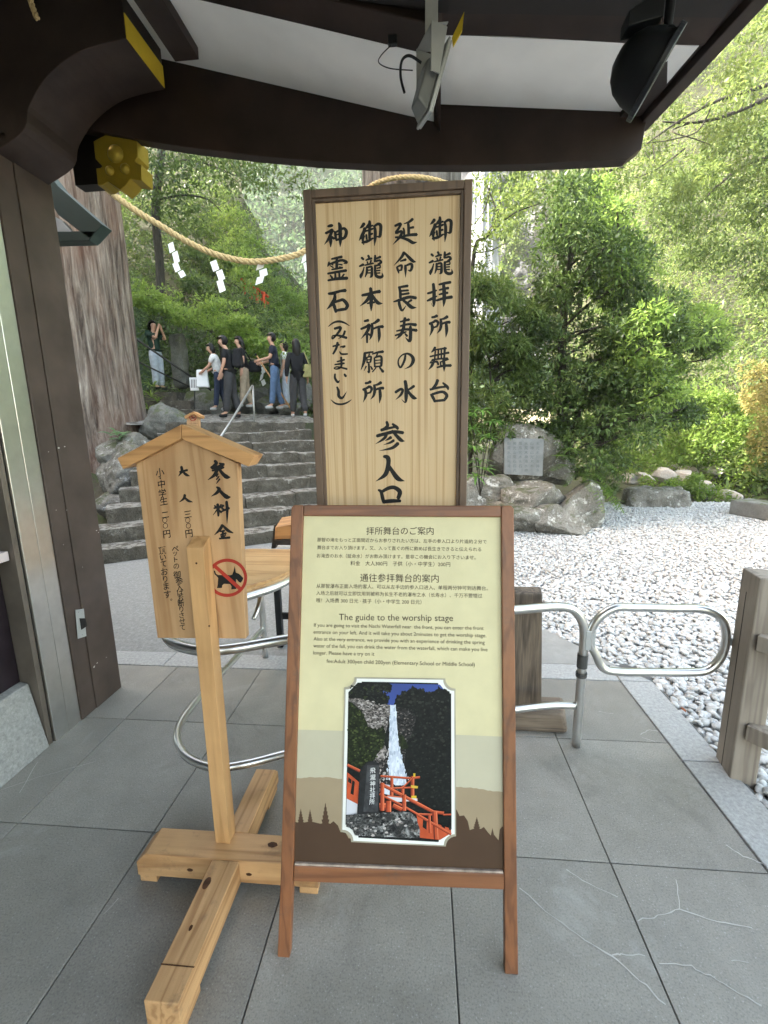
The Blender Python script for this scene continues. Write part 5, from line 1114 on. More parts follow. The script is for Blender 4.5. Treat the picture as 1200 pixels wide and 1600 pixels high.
for x0, y0, x1, y1, Y, d, sd, lab in [
    (157, 686, 214, 728, 7.2, .7, 51, 'pale round topped boulder directly under the cedar roots'), (146, 712, 216, 782, 6.9, .8, 52, 'largest pale lichen covered boulder of the left stack'),
    (150, 778, 196, 812, 6.5, .6, 53, 'mossy boulder beneath the largest pale one'), (158, 806, 214, 850, 6.3, .6, 54, 'lowest boulder on the left beside the bottom step'),
    (196, 776, 235, 800, 6.8, .6, 55, 'dark grey boulder behind the left edge of the fee notice'), (225, 640, 285, 690, 8.3, .8, 56, 'green mossy boulder at the top of the stairs above the fee notice roof')]:
    pxrock(x0, y0, x1, y1, Y, d, BOULDER if sd != 56 else MOSSWALL, sd, lab, GL, sub=5, rough=.09, cuts=9)

# inscribed tablet
tb = thing('stone_tablet', 'rough standing stone with a smooth inscribed grey panel, half shaded by leaves', 'monument', at(820, 748, 7.35))
a, b = at(768, 690, 7.4), at(862, 748, 7.4); t_ = at(820, 668, 7.4)
rock('stone', Vector(((a.x+b.x)/2, 7.72, (t_.z+b.z)/2-.10)), ((b.x-a.x)*.62, .26, (t_.z-b.z)*.60), BOULDER, 61, cuts=4, sub=4, rough=.06, root=tb)
TABS = plain('polished_grey_stone', (0.17, 0.178, 0.18), .4, var=.12)
T_ = Plane(at(788, 744, 7.30), (1, 0.05, 0), (0, .12, 1)); 
if T_.n.y > 0: T_.n = -T_.n
mb = MB(); mb.prism([T_.px(788, 741, 0), T_.px(848, 744, 0), T_.px(850, 686, 0), T_.px(788, 684, 0)], (0, .12, 0)); tp_ = mb.build('inscribed_panel', TABS, tb, bevel=.004)
its = []
r2 = random.Random(3)
for cx in range(6):
    for cy in range(7 if cx % 2 else 6): its.append((r2.choice('神滝水石山川木光風'), 795+cx*9, 693+cy*7, 5.5))
set_chars(T_, its, plain('carved_ink', (0.10, 0.105, 0.11), .6), tp_, lambda x, y: (x, y), .002, 0, name='carved_lines')

# ------------------------------------------------------------------ stone stairs
st = thing('stone_stairs', 'old mossy stone stairs climbing to a landing behind the fee notice', 'stairs', (-2.6, 5.6, 0))
SA = Vector((-3.40, 5.25, 0)); SB = Vector((-2.21, 6.00, 0)); sdir = (SB-SA).normalized(); sup = Vector((-sdir.y, sdir.x, 0))
def step_mesh(mb, c0, c1, z0, z1, depth, sd):
    """a course of rough blocks from c0 to c1"""
    g = random.Random(sd); L_ = (c1-c0).length; x = 0; d = (c1-c0).normalized(); n = Vector((-d.y, d.x, 0))
    while x < L_-.05:
        w_ = min(g.uniform(.55, 1.1), L_-x)
        if L_-x-w_ < .25: w_ = L_-x
        nx, ny, nz_ = max(3, int(w_/.08)), 5, 4; jut = g.uniform(-.045, .03); dzz = g.uniform(-.022, .012); sk = g.uniform(-.022, .022)
        def pt(u, v, w2):
            p = c0+d*(x+.004+(w_-.008)*u)+n*(jut+depth*v)+Vector((0, 0, z0+(z1-z0+dzz+sk*(u-.5))*w2))
            e = Vector((p.x*3.1, p.y*3.1, p.z*5+sd)); k = noise.noise(e)*.026+noise.noise(e*3)*.018+noise.noise(e*7)*.008
            r_ = 0.0
            if w2 > .9 and v < .1: p.z -= .004+max(0, noise.noise(e*2))*.03; r_ = .004+max(0, noise.noise(e*2))*.02
            return p + n*(r_-k if v < .1 else 0) + Vector((0, 0, k*.6 if w2 > .9 else 0))
        vs = []; idx = {}
        def gid(i, j, k2):
            if (i, j, k2) not in idx: idx[(i, j, k2)] = len(vs); vs.append(pt(i/nx, j/ny, k2/nz_))
            return idx[(i, j, k2)]
        fs = []
        for i in range(nx):
            for k2 in range(nz_): fs.append((gid(i, 0, k2), gid(i+1, 0, k2), gid(i+1, 0, k2+1), gid(i, 0, k2+1)))
            for j in range(ny): fs.append((gid(i, j, nz_), gid(i+1, j, nz_), gid(i+1, j+1, nz_), gid(i, j+1, nz_)))
        for j in range(ny):
            for k2 in range(nz_):
                fs.append((gid(0, j+1, k2), gid(0, j, k2), gid(0, j, k2+1), gid(0, j+1, k2+1))); fs.append((gid(nx, j, k2), gid(nx, j+1, k2), gid(nx, j+1, k2+1), gid(nx, j, k2+1)))
        mb.add(vs, fs); x += w_
RISE, RUN, NS = 0.196, 0.385, 9
for k_ in range(NS):
    z0 = k_*RISE; c0 = SA-sdir*(0.9-0.15*k_)+sup*(RUN*k_); c1 = SB+sdir*(1.6)+sup*(RUN*k_)
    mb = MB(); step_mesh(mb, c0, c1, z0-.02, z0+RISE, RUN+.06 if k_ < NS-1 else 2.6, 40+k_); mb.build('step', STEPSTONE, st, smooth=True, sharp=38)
LZ = NS*RISE
mb = MB(); base = SA+sup*(RUN*(NS-1)+.3); e0 = base-sdir*0.35; e1 = SB+sdir*2.2+sup*(RUN*(NS-1)+.3)
g_ = grid_mesh('landing', lambda u, v: (e0+(e1-e0)*u+sup*(3.4*v)+Vector((0, 0, LZ-.03+.26*min(1, v*1.6)+noise.noise(Vector((u*9, v*9, 1)))*.03))), 50, 30)
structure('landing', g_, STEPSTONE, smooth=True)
def land(P): # height of the landing under a point
    v = (P-base).dot(sup)/3.4; return LZ-.03+.26*min(1, max(0, v)*1.6)
st2 = thing('upper_stairs', 'short flight of rough stone steps at the left beyond the landing', 'stairs', at(275, 640, 10.2))
for k_, (xa, xb, y0, Y) in enumerate([(232, 330, 652, 10.0), (230, 312, 640, 10.35), (228, 298, 627, 10.7), (226, 276, 613, 11.0)]):
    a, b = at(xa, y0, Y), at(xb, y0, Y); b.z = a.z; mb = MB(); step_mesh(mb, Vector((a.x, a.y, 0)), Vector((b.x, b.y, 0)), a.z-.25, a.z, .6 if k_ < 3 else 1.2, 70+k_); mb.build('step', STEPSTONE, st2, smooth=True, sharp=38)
# low rock wall beside the people
GW = 'stones of the low wall behind the visitors'
for n_, (x0, y0, x1, y1, Y) in enumerate([(392, 600, 420, 628, 11.5), (416, 602, 442, 630, 11.5), (438, 600, 468, 628, 11.5), (398, 624, 432, 645, 11.3), (430, 626, 466, 646, 11.3), (464, 604, 492, 640, 11.6), (296, 606, 350, 650, 11.0), (350, 612, 396, 640, 11.6)]):
    pxrock(x0, y0, x1, y1, Y, .6, MOSSWALL, 80+n_, ['grey wall stone left of the man in jeans, upper course', 'wall stone behind the legs of the man in jeans', 'wall stone behind the woman in black', 'lower wall stone next to the thin iron post', 'lower wall stone at the feet of the man in jeans', 'wall stone hidden beside the left frame of the tall board', 'dark mossy rock behind the small white notice', 'dark rock behind the visitors with backpacks'][n_], GW, sub=4, rough=.08, cuts=11)
tag(block('standing_stone', at(281, 565, 11.6), (.18, .16, .68), MOSSWALL, 91), 'tall mossy standing stone pillar right of the woman on the left steps', 'monument')

# handrails on the stairs
def rod(name, pts, r, mat, label, cat, posts=()):
    o = thing(name, label, cat, Vector(pts[0])); mb = MB(); mb.tube(pts, r, 8); mb.build('rail', mat, o, smooth=True)
    for a, b in posts: mb = MB(); mb.tube([a, b], r*1.05, 8); mb.build('post', mat, o, smooth=True)
    return o
IRON = plain('dark_iron', (0.05, 0.048, 0.045), .5, metal=.4)
rod('stair_handrail', [at(325, 712, 7.0), at(360, 660, 8.0), at(394, 603, 9.4)], .022, plain('dull_steel_tube', (0.40, 0.40, 0.39), .4, metal=.8), 'pale steel handrail slanting up the middle of the stone stairs', 'handrail', [(at(398, 672, 9.42), at(395, 602, 9.42))])
rod('dark_handrail', [at(210, 528, 10.2), at(330, 610, 11.2)], .025, IRON, 'thin dark iron handrail running down past the woman on the left', 'handrail')
rod('dark_handrail', [at(205, 560, 10.2), at(300, 606, 11.2)], .02, IRON, 'lower dark iron handrail below the first at the left stairs', 'handrail')
ns = thing('small_notice', 'small white paper notice on a dark stake beside the landing', 'sign', at(303, 640, 10.4))
mb = MB(); a, b = at(296, 590, 10.4), at(311, 610, 10.4); mb.box((a.x, 10.39, b.z), (b.x, 10.41, a.z)); nb = mb.build('notice', PAPER, ns)
mb = MB(); mb.tube([at(304, 640, 10.42), at(304, 605, 10.42)], .015, 6); mb.build('stake', IRON, ns)
NPL = Plane((0, 10.388, 0), (1, 0, 0), (0, 0, 1)); 
for i in range(5):
    mb = MB(); mb.poly([NPL.px(298.5+i*2.5, 593, .0), NPL.px(299.5+i*2.5, 593, 0), NPL.px(299.5+i*2.5, 606, 0), NPL.px(298.5+i*2.5, 606, 0)]); mb.build('printed_column', TXT, nb)
sk = thing('small_pet_notice', 'tiny roofed wooden no dogs notice standing on the stairs behind the fee notice', 'sign', at(302, 690, 7.2))
K = lambda x, y, Y=7.2: at(x, y, Y)
mb = MB(); mb.prism([K(291, 700), K(313, 702), K(312, 653), K(302, 646), K(292, 652)], (0, .03, 0)); kb = mb.build('notice_board', HINOKI, sk)
for pts in ([(302, 643), (288, 650), (289, 654), (302, 647)], [(302.2, 643), (315, 650), (314, 654), (302.2, 647)]):
    mb = MB(); mb.prism([K(x, y, 7.16) for x, y in pts], (0, .11, 0)); mb.build('roof_slat', HINOKI_X, sk)
SPL = Plane((0, 7.2, 0), (1, 0, 0), (0, 0, 1)); idf = lambda x, y: (x, y)
mb = MB(); mb.poly([SPL.px(301.5+(x-352)*.021, 652.5+(y-1298)*.021, .002) for x, y in DOG]); mb.build('dog_mark', INK, kb)
ring(SPL, (301.5, 652.5), (5.6, 5.6), (4.3, 4.3), idf, .003, RED, kb, 'no_entry_ring', 20)
mb = MB(); mb.poly([SPL.px(x, y, .004) for x, y in [(297.2, 649.2), (298.2, 648.2), (305.8, 655.8), (304.8, 656.8)]]); mb.build('no_entry_bar', RED, kb)
set_line(SPL, 'ペットの御参入', (295, 661.5), (309, 661.8), INK, kb, .002, name='printed_line')
set_line(SPL, 'お断り', (298, 665.5), (307, 665.7), INK, kb, .002, name='printed_line')

# ------------------------------------------------------------------ sacred cedars, straw rope, paper streamers
def trunk_mesh(name, pts, rad, mat, root=None, n=72, rings=90, ridge=.06, loc=None, flare=0):
    P = smooth_path(pts, 10); Rr = np.interp(np.linspace(0, 1, len(P)), np.linspace(0, 1, len(rad)), rad); vs = []; fs = []
    for i, p in enumerate(P):
        for j in range(n):
            a = 2*math.pi*j/n; d = Vector((math.cos(a), math.sin(a), 0)); h = p.z
            k = noise.noise(Vector((d.x*3.2, d.y*3.2, h*.25)))*.9-abs(noise.noise(Vector((d.x*7, d.y*7, h*.4+7))))*1.6+noise.noise(Vector((d.x*18, d.y*18, h*.9)))*.45-abs(noise.noise(Vector((d.x*14, d.y*14, h*.6+17))))*.6
            fl = flare*max(0, 1-i/len(P)*4)**2*(0.5+noise.noise(Vector((d.x*2.4, d.y*2.4, 3)))*1.4)
            vs.append(p+d*(Rr[i]*(1+ridge*k+fl)))
    m = len(P)
    for i in range(m-1):
        for j in range(n): fs.append((i*n+j, i*n+(j+1) % n, (i+1)*n+(j+1) % n, (i+1)*n+j))
    me = bpy.data.meshes.new(name); me.from_pydata(vs, [], fs); return link(name, me, mat, root, smooth=True, loc=loc)
ced = thing('cedar_tree', 'huge old cedar trunk with grey and red bark left of the stairs', 'tree', at(165, 700, 8.6))
cb0 = at(160, 690, 8.6)
cpts = [Vector((cb0.x, cb0.y, -.3)), Vector((cb0.x, cb0.y, .5)), cb0, at(152, 600, 8.6), at(136, 470, 8.6), at(118, 280, 8.6), at(100, 100, 8.6), at(85, -200, 8.6)]
trunk_mesh('trunk', cpts, [1.35, 1.15, .95, .80, .76, .70, .62, .5], CEDARBARK, ced, flare=.30, n=140, ridge=.06)
def mound(u, v):
    x, y = -9.5+6.2*u, 6.3+5.5*v; e = min(u, 1-u)*min(1, v*1.6)
    d = (Vector((x, y, 0))-base).dot(sdir); 
    h = 1.25*min(1, max(0, (-3.45-x)/1.1+.35*(y-6.3)))*min(1, v*3.0)
    return Vector((x, y, h-.05+noise.noise(Vector((x*1.3, y*1.3, 0)))*.12))
structure('root_mound', grid_mesh('root_mound', mound, 50, 44), stone('root_soil', [(0.02, 0.016, 0.011), (0.065, 0.052, 0.036), (0.11, 0.10, 0.06)], 2.2, .7, .06, .95, moss_or_lit_top=(0.05, 0.065, 0.02), moss_or_lit_at=.62), smooth=True)
ce2 = thing('cedar_tree', 'second thick grey cedar trunk mostly hidden behind the tall board', 'tree', at(640, 760, 10.2))
trunk_mesh('trunk', [at(640, 770, 10.2), at(640, 600, 10.2), at(642, 280, 10.2), at(644, 0, 10.2), at(646, -400, 10.2)], [1.15, 1.05, 1.02, .95, .8], barkmat('grey_cedar_bark', [(0.03, 0.026, 0.022), (0.11, 0.095, 0.08), (0.20, 0.18, 0.16), (0.33, 0.30, 0.27), (0.14, 0.11, 0.09)], 8.0), ce2, flare=.2, n=96)
rp = thing('straw_rope', 'thick twisted straw rope sagging from the cedar to the trunk behind the board', 'rope', at(330, 395, 8.0))
rpts = [at(120, 256, 7.6), at(175, 302, 7.65), at(215, 331, 7.7), at(250, 352, 7.8), at(290, 376, 7.9), at(330, 395, 8.0), at(370, 406, 8.15), at(400, 409, 8.3), at(440, 404, 8.5), at(475, 393, 8.7), at(530, 360, 9.1), Vector((at(642, 278, 10.2).x-1.12, 9.9, at(640, 274, 9.05).z))]
mb = MB(); rp_s = smooth_path(rpts, 14); rope(mb, rp_s, .050, 3.4, 3, 8); mb.build('span', STRAW, rp, smooth=True)
lc = at(642, 278, 10.2); lz = at(640, 274, 9.05).z; lr = 1.10
mb = MB(); rope(mb, [Vector((lc.x+math.cos(2*math.pi*i/120)*lr, lc.y+math.sin(2*math.pi*i/120)*lr, lz+.03*math.sin(4*math.pi*i/120))) for i in range(121)], .045, 4, 3, 6); mb.build('loop', STRAW, rp, smooth=True)
GS = 'zigzag paper streamers hanging from the straw rope'
def streamer(pts, wd, Y, lab):
    o = []; mb = MB()
    for i, (x, y) in enumerate(pts):
        if i == len(pts)-1: break
        x2, y2 = pts[i+1]; s = 1 if i % 2 else -1; a, b = wd*.36, 2.5; x += s*wd*.16; x2 += s*wd*.16
        q = [at(x-a, y+1.6, Y-.02*i), at(x+a, y-2.2, Y-.02*i+.01), at(x2+a, y2-2.6, Y-.02*i+.015), at(x2-a, y2+1.6, Y-.02*i)]
        mb.prism(q, (0, .004, 0))
    tag(mb.build('paper_streamer', PAPER, loc=at(*pts[0], Y)), lab, 'streamer', GS)
streamer([(268, 380), (271, 394), (275, 411), (280, 424), (285, 433)], 11, 7.8, 'leftmost white paper streamer on the rope, narrow and twisted')
streamer([(335, 408), (340, 423), (345, 438), (350, 456)], 13, 8.0, 'white paper streamer hanging at the lowest sag of the rope')
streamer([(411, 411), (408, 421), (410, 432), (407, 444)], 16, 8.4, 'short wide white paper streamer right of the lowest sag')
streamer([(478, 396), (476, 410), (479, 424)], 10, 8.7, 'white paper streamer half hidden by the left frame of the tall board')
tr = thing('thin_rope', 'thin pale rope stretched behind the visitors', 'rope', at(400, 562, 11.4))
mb = MB(); mb.tube(smooth_path([at(380, 557, 11.4), at(400, 562, 11.4), at(420, 562, 11.4), at(470, 552, 11.4)], 5), .022, 6); mb.build('span', plain('pale_cord', (0.5, 0.46, 0.36), .8), tr, smooth=True)
streamer([(410, 565), (408, 574), (411, 584), (409, 594), (412, 602)], 7, 11.35, 'small white paper streamer on the thin rope between the visitors')

# ------------------------------------------------------------------ hills
def patch(name, mat, x0, x1, y0, y1, Yf, nu, nv, rough, sc, sd=0):
    def fn(u, v):
        x, y = x0+(x1-x0)*u, y0+(y1-y0)*v; p = at(x, y, Yf(x, y)); q = p*sc+Vector((sd, 0, 0))
        return p+Vector((0, 1, .4))*(noise.noise(q)*rough+noise.noise(q*2.7)*rough*.45)
    return structure(name, grid_mesh(name, fn, nu, nv), mat, smooth=True)
YL = lambda x, y: 12.6+(640-y)/420*11+max(0, x-380)/100*5
YR = lambda x, y: max(11.5, 15.0+(745-y)/500*17-(x-1000)/250*2.2)+max(0, 1000-x)*.05
YF_ = lambda x, y: 95-(y-260)*.08
YC = lambda x, y: 55-(y-300)*.03
def bank(u, v):
    y = 690-790*v; xr_ = float(np.interp(y, [-100, 200, 300, 400, 470, 690], [395, 385, 378, 420, 500, 505])); x = -900+(xr_+900)*u
    p = at(x, y, YL(x, y)+.9); q = p*.5; return p+Vector((0, 1, .4))*(noise.noise(q)*.7+noise.noise(q*2.7)*.32)
structure('left_bank', grid_mesh('left_bank', bank, 70, 60), SOIL, smooth=True)
patch('right_hill', SOIL, 862, 1900, 775, -900, lambda x, y: YR(x, y)+1.0, 80, 90, 1.0, .3, 5)
patch('far_hill', FARSOIL, 60, 1300, 640, -150, YF_, 60, 50, 1.5, .05, 9)
patch('cliff', CLIFF, 690, 960, 560, 120, YC, 70, 90, 2.2, .22, 3)
def fall(u, v):
    x = 757+ (u-.5)*(30+24*v) + noise.noise(Vector((v*6, 1, 0)))*3; y = 120+400*v
    p = at(x, y, YC(x, y)-3.2); return p+Vector((0, -abs(noise.noise(Vector((u*9, v*3, 2))))*.9-math.cos((u-.5)*3)*.8, 0))
mW, N_, L_2, P_ = newmat('falling_water'); co_ = coords(N_, L_2, (1, 1, .08), rndoff=False)
L_2.new(ramp(N_, L_2, nz(N_, L_2, co_, 1.6, 6, .7), [(.35, (.13, .145, .16)), (.6, (.30, .315, .33))]), P_.inputs['Base Color']); P_.inputs['Roughness'].default_value = .6
structure('waterfall', grid_mesh('waterfall', fall, 24, 60), mW, smooth=True)
# ridge added out of view on the left, its crest sized to shade the court
def shade_ridge_fn(u, v):
    y = -45+62*v; x = -7.5-26*u; h = 23*min(1, u*1.9)**.9*(1-.12*noise.noise(Vector((y*.12, u*3, 0)))); q = Vector((x*.4, y*.4, 3))
    return Vector((x+noise.noise(q)*1.2, y, h+noise.noise(q*1.7)*1.2-.4))
structure('shade_ridge', grid_mesh('shade_ridge', shade_ridge_fn, 40, 60), FARSOIL, smooth=True)

# ------------------------------------------------------------------ leaves
def unit(v): return v/np.maximum(np.linalg.norm(v, axis=-1, keepdims=True), 1e-6)
def leaf_clumps(C, Rr, n, L_, W, seed, shell=.55, droop=.25, flat=1.0, out=.8):
    """C: centres, Rr: radii (N,3); n leaves each; returns quads"""
    g = np.random.default_rng(seed); N = len(C); L_ = np.asarray(L_)
    d = unit(g.normal(size=(N, n, 3)) + np.array([0, 0, .25]))
    r = g.uniform(shell, 1.0, (N, n, 1))**.7
    p = C[:, None]+d*r*Rr[:, None]
    ax = unit(d*out+g.normal(size=(N, n, 3))*.75+np.array([0, 0, -droop]))
    up = unit(g.normal(size=(N, n, 3))*.55+np.array([0, 0, flat])+d*.5)
    s = unit(np.cross(ax, up)); l = L_*g.uniform(.6, 1.25, (N, n, 1)); w_ = W*g.uniform(.7, 1.2, (N, n, 1)); nn = np.cross(s, ax)
    q = np.stack([p, p+ax*l*.45+s*w_*.5+nn*w_*.15, p+ax*l, p+ax*l*.45-s*w_*.5+nn*w_*.15], 2)
    V = q.reshape(-1, 3); F = np.arange(len(V)).reshape(-1, 4); return V, F
def leafobj(name, C, Rr, n, L_, W, mat, seed, root=None, **k):
    V, F = leaf_clumps(np.array([tuple(c) for c in C]), np.array(Rr), n, L_, W, seed, **k); return npmesh(name, V, F, mat, root, smooth=False)
def inpoly(x, y, poly):
    c = False; j = len(poly)-1
    for i in range(len(poly)):
        xi, yi = poly[i]; xj, yj = poly[j]
        if (yi > y) != (yj > y) and x < (xj-xi)*(y-yi)/(yj-yi)+xi: c = not c
        j = i
    return c
def in_region(poly, n, seed):
    g = random.Random(seed); xs = [p[0] for p in poly]; ys = [p[1] for p in poly]; o = []
    while len(o) < n:
        x, y = g.uniform(min(xs), max(xs)), g.uniform(min(ys), max(ys))
        if inpoly(x, y, poly): o.append((x, y))
    return o
def slope_leaves(name, poly, Yf, n, rad, nl, L_, W, mat, seed, lift=0.0, squash=.75, **k):
    g = random.Random(seed); C = []; Rr = []
    for x, y in in_region(poly, n, seed):
        Y = Yf(x, y)-lift*g.random(); r = rad*g.uniform(.55, 1.35)
        C.append(at(x, y, Y)); Rr.append((r, r, r*squash))
    o = leafobj(name, C, Rr, nl, L_, W, mat, seed, **k); o['kind'] = 'stuff'; return o
LB = [(-500, 700), (-500, -60), (390, -60), (385, 200), (375, 300), (420, 380), (500, 470), (500, 640), (420, 590), (330, 590), (240, 560), (150, 640)]
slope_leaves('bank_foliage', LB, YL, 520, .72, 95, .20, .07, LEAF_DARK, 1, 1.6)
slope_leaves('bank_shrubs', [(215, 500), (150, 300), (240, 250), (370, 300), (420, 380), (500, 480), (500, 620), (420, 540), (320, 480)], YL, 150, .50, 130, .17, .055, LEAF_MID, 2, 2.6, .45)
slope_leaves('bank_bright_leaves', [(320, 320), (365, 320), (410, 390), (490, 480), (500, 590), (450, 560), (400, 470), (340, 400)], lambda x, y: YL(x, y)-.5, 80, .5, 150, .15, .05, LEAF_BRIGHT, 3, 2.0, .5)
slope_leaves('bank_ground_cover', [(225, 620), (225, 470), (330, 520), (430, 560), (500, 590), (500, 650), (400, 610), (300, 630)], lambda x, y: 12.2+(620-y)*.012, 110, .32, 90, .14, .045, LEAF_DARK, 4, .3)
slope_leaves('far_forest', [(60, 640), (60, -140), (1290, -140), (1290, 640)], lambda x, y: YF_(x, y)-2, 1500, 3.2, 95, .9, .55, LEAF_FAR, 5, 5, .85)
slope_leaves('cliff_scrub', [(775, 480), (780, 330), (820, 270), (900, 200), (960, 140), (960, 520)], lambda x, y: YC(x, y)-3.0, 110, 1.1, 80, .45, .2, LEAF_MID, 6, 1.0)
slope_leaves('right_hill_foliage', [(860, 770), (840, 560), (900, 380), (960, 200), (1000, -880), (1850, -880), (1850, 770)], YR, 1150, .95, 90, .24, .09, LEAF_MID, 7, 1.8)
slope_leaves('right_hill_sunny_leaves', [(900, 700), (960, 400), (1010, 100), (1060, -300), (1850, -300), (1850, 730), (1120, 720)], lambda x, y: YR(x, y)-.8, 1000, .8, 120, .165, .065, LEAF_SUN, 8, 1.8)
slope_leaves('right_bank_shrubs', [(930, 735), (920, 640), (1040, 600), (1200, 640), (1260, 760), (1160, 765), (1110, 735), (1010, 735)], lambda x, y: 14.6-(y-600)*.012, 130, .42, 120, .13, .05, LEAF_BRIGHT, 9, .5)

slope_leaves('river_bed_weeds', [(985, 745), (1040, 752), (1085, 745), (1130, 760), (1150, 785), (1090, 780), (1060, 765), (1000, 765)], lambda x, y: 11.6-(y-745)*.012, 26, .15, 90, .10, .035, LEAF_BRIGHT, 10, .4)

# ------------------------------------------------------------------ single trees and plants
def tree(name, label, base, loc_poly, nclump, Yc, depth, rad, nl, L_, W, mat, seed, trunks=(), trunkmat=None, limbs=True, group=None, squash=.7, **k):
    t = thing(name, label, 'tree' if 'tree' in name else 'shrub', base, group); g = random.Random(seed)
    C = []; Rr = []; xs = [p[0] for p in loc_poly]; cx = sum(xs)/len(xs); hw = (max(xs)-min(xs))/2
    for x, y in in_region(loc_poly, nclump, seed):
        e = math.sqrt(max(.05, 1-((x-cx)/hw)**2)); Y = Yc+g.uniform(-1, 1)*depth*e; r = rad*g.uniform(.6, 1.3)
        C.append(at(x, y, Y)); Rr.append((r, r, r*squash))
    leafobj('crown', C, Rr, nl, L_, W, mat, seed, t, **k)
    if trunks:
        mb = MB()
        for pts, r0, r1 in trunks:
            sp = smooth_path(pts, 5); mb.tube(sp, [r0+(r1-r0)*i/(len(sp)-1) for i in range(len(sp))], 8)
        if limbs:
            main = smooth_path(trunks[0][0], 5)
            for c in g.sample(C, min(len(C), 46)):
                z = c.z-(.25+.12*g.random())*((Vector((c.x-main[0].x, c.y-main[0].y))).length)
                a = min(main, key=lambda q: abs(q.z-z)); m_ = a.lerp(c, .5)+Vector((g.uniform(-.1, .1), g.uniform(-.1, .1), .08)); sp = smooth_path([a, m_, c], 4)
                mb.tube(sp, [trunks[0][2]*.5+.012-.010*i/(len(sp)-1) for i in range(len(sp))], 5)
        mb.build('trunk', trunkmat or TWIG, t, smooth=True)
    return t
EV = [(885, 290), (915, 275), (950, 290), (985, 340), (1005, 400), (1000, 450), (1080, 470), (1130, 510), (1125, 560), (1060, 575), (1095, 620), (1085, 655), (1010, 645), (1005, 685), (965, 745), (935, 775), (905, 720), (870, 712), (822, 690), (818, 640), (828, 580), (840, 490), (852, 420), (858, 350)]
tree('evergreen_tree', 'dense dark green broadleaf evergreen tree behind the boulders at the pebble court', at(885, 735, 8.7), EV, 205, 8.6, 1.5, .30, 230, .105, .036, LEAF_DARK, 21,
     [([at(885, 745, 8.7), at(880, 660, 8.7), at(878, 560, 8.7), at(886, 440, 8.7), at(905, 330, 8.7)], .13, .03), ([at(885, 720, 8.7), at(905, 640, 8.6), at(940, 560, 8.5), at(1000, 520, 8.3)], .07, .02), ([at(880, 690, 8.7), at(940, 660, 8.3), at(1010, 650, 8.1), at(1060, 640, 8.0)], .05, .015)])
EV2 = [(890, 285), (930, 280), (985, 345), (1005, 420), (1075, 470), (1130, 515), (1120, 560), (1050, 560), (1085, 625), (1010, 640), (980, 600), (960, 520), (930, 440), (900, 360)]
tree('light_leaved_tree', 'lighter yellow green foliage growing through the right side of the evergreen', at(935, 740, 9.2), EV2, 70, 8.35, 1.3, .26, 170, .10, .034, LEAF_BRIGHT, 22, [([at(935, 745, 9.2), at(940, 640, 9.1), at(960, 500, 8.9), at(950, 380, 8.8)], .05, .02)])
tree('narrow_leaved_shrub', 'tall mid green narrow leaved shrub pressed against the right side of the tall board', at(775, 740, 7.8), [(715, 440), (765, 425), (800, 440), (832, 480), (850, 550), (838, 610), (820, 660), (780, 690), (715, 700)], 85, 7.8, .6, .22, 190, .13, .026, LEAF_MID, 23, [([at(775, 750, 7.9), at(770, 640, 7.9), at(765, 540, 7.9), at(780, 450, 7.9)], .03, .01)], droop=.6)
tree('slender_tree', 'slender bare stemmed tree with thin foliage rising above the evergreen', at(872, 735, 10.3), [(745, 300), (750, 262), (1000, 262), (1000, 300), (960, 330), (860, 330), (800, 345)], 46, 10.0, .9, .30, 80, .10, .035, LEAF_SUN, 24,
     [([at(880, 740, 10.3), at(876, 600, 10.3), at(880, 300, 10.3), at(874, 240, 10.3), at(872, 60, 10.3)], .07, .06), ([at(905, 500, 10.4), at(915, 330, 10.4), at(922, 262, 10.4), at(930, 100, 10.4)], .05, .04), ([at(878, 330, 10.3), at(905, 275, 10.2), at(945, 268, 10.2), at(975, 262, 10.2)], .03, .02)], limbs=False)
tree('bare_twigged_tree', 'small tree with thin dark forked branches right of the upper tall board', at(748, 740, 8.4), [(738, 330), (745, 290), (830, 270), (850, 300), (800, 350), (770, 420), (740, 430)], 26, 8.4, .7, .22, 70, .085, .03, LEAF_SUN, 25,
     [([at(735, 740, 8.5), at(738, 420, 8.4), at(760, 370, 8.4), at(778, 335, 8.4), at(782, 290, 8.4)], .04, .014), ([at(760, 372, 8.4), at(800, 335, 8.4), at(845, 318, 8.4)], .018, .008), ([at(738, 395, 8.4), at(765, 392, 8.4), at(790, 380, 8.3)], .014, .006), ([at(778, 335, 8.4), at(765, 300, 8.4), at(752, 268, 8.4)], .014, .008), ([at(742, 350, 8.4), at(760, 320, 8.4), at(770, 262, 8.4)], .012, .006)], limbs=False)
tree('overhanging_tree', 'sunlit yellow green tree whose long dark branches reach in from the right edge', at(1330, 700, 10.5), [(1010, 230), (1080, 120), (1160, 20), (1230, -80), (1420, -120), (1440, 320), (1250, 380), (1130, 330), (1060, 330), (1000, 290)], 130, 10.6, 1.6, .34, 130, .11, .036, LEAF_SUN, 26,
     [([at(1330, 720, 10.5), at(1320, 400, 10.5), at(1310, 100, 10.5), at(1300, -200, 10.5)], .22, .12), ([at(1315, 90, 10.4), at(1200, 132, 10.0), at(1120, 158, 9.8), at(1060, 190, 9.7), at(1010, 225, 9.7)], .045, .010), ([at(1315, 110, 10.4), at(1200, 154, 10.1), at(1130, 182, 9.9), at(1080, 192, 9.8), at(1035, 190, 9.8)], .05, .012),
      ([at(1080, 192, 9.8), at(1050, 205, 9.8), at(1085, 217, 9.7), at(1110, 226, 9.7)], .014, .006), ([at(1110, 170, 9.8), at(1090, 205, 9.7), at(1050, 218, 9.7), at(1010, 224, 9.7)], .016, .006), ([at(1070, 232, 9.8), at(1030, 262, 9.8), at(985, 282, 9.8)], .015, .006), ([at(1020, 225, 9.7), at(1022, 255, 9.7), at(1008, 238, 9.7)], .01, .005)], limbs=False, droop=.5)
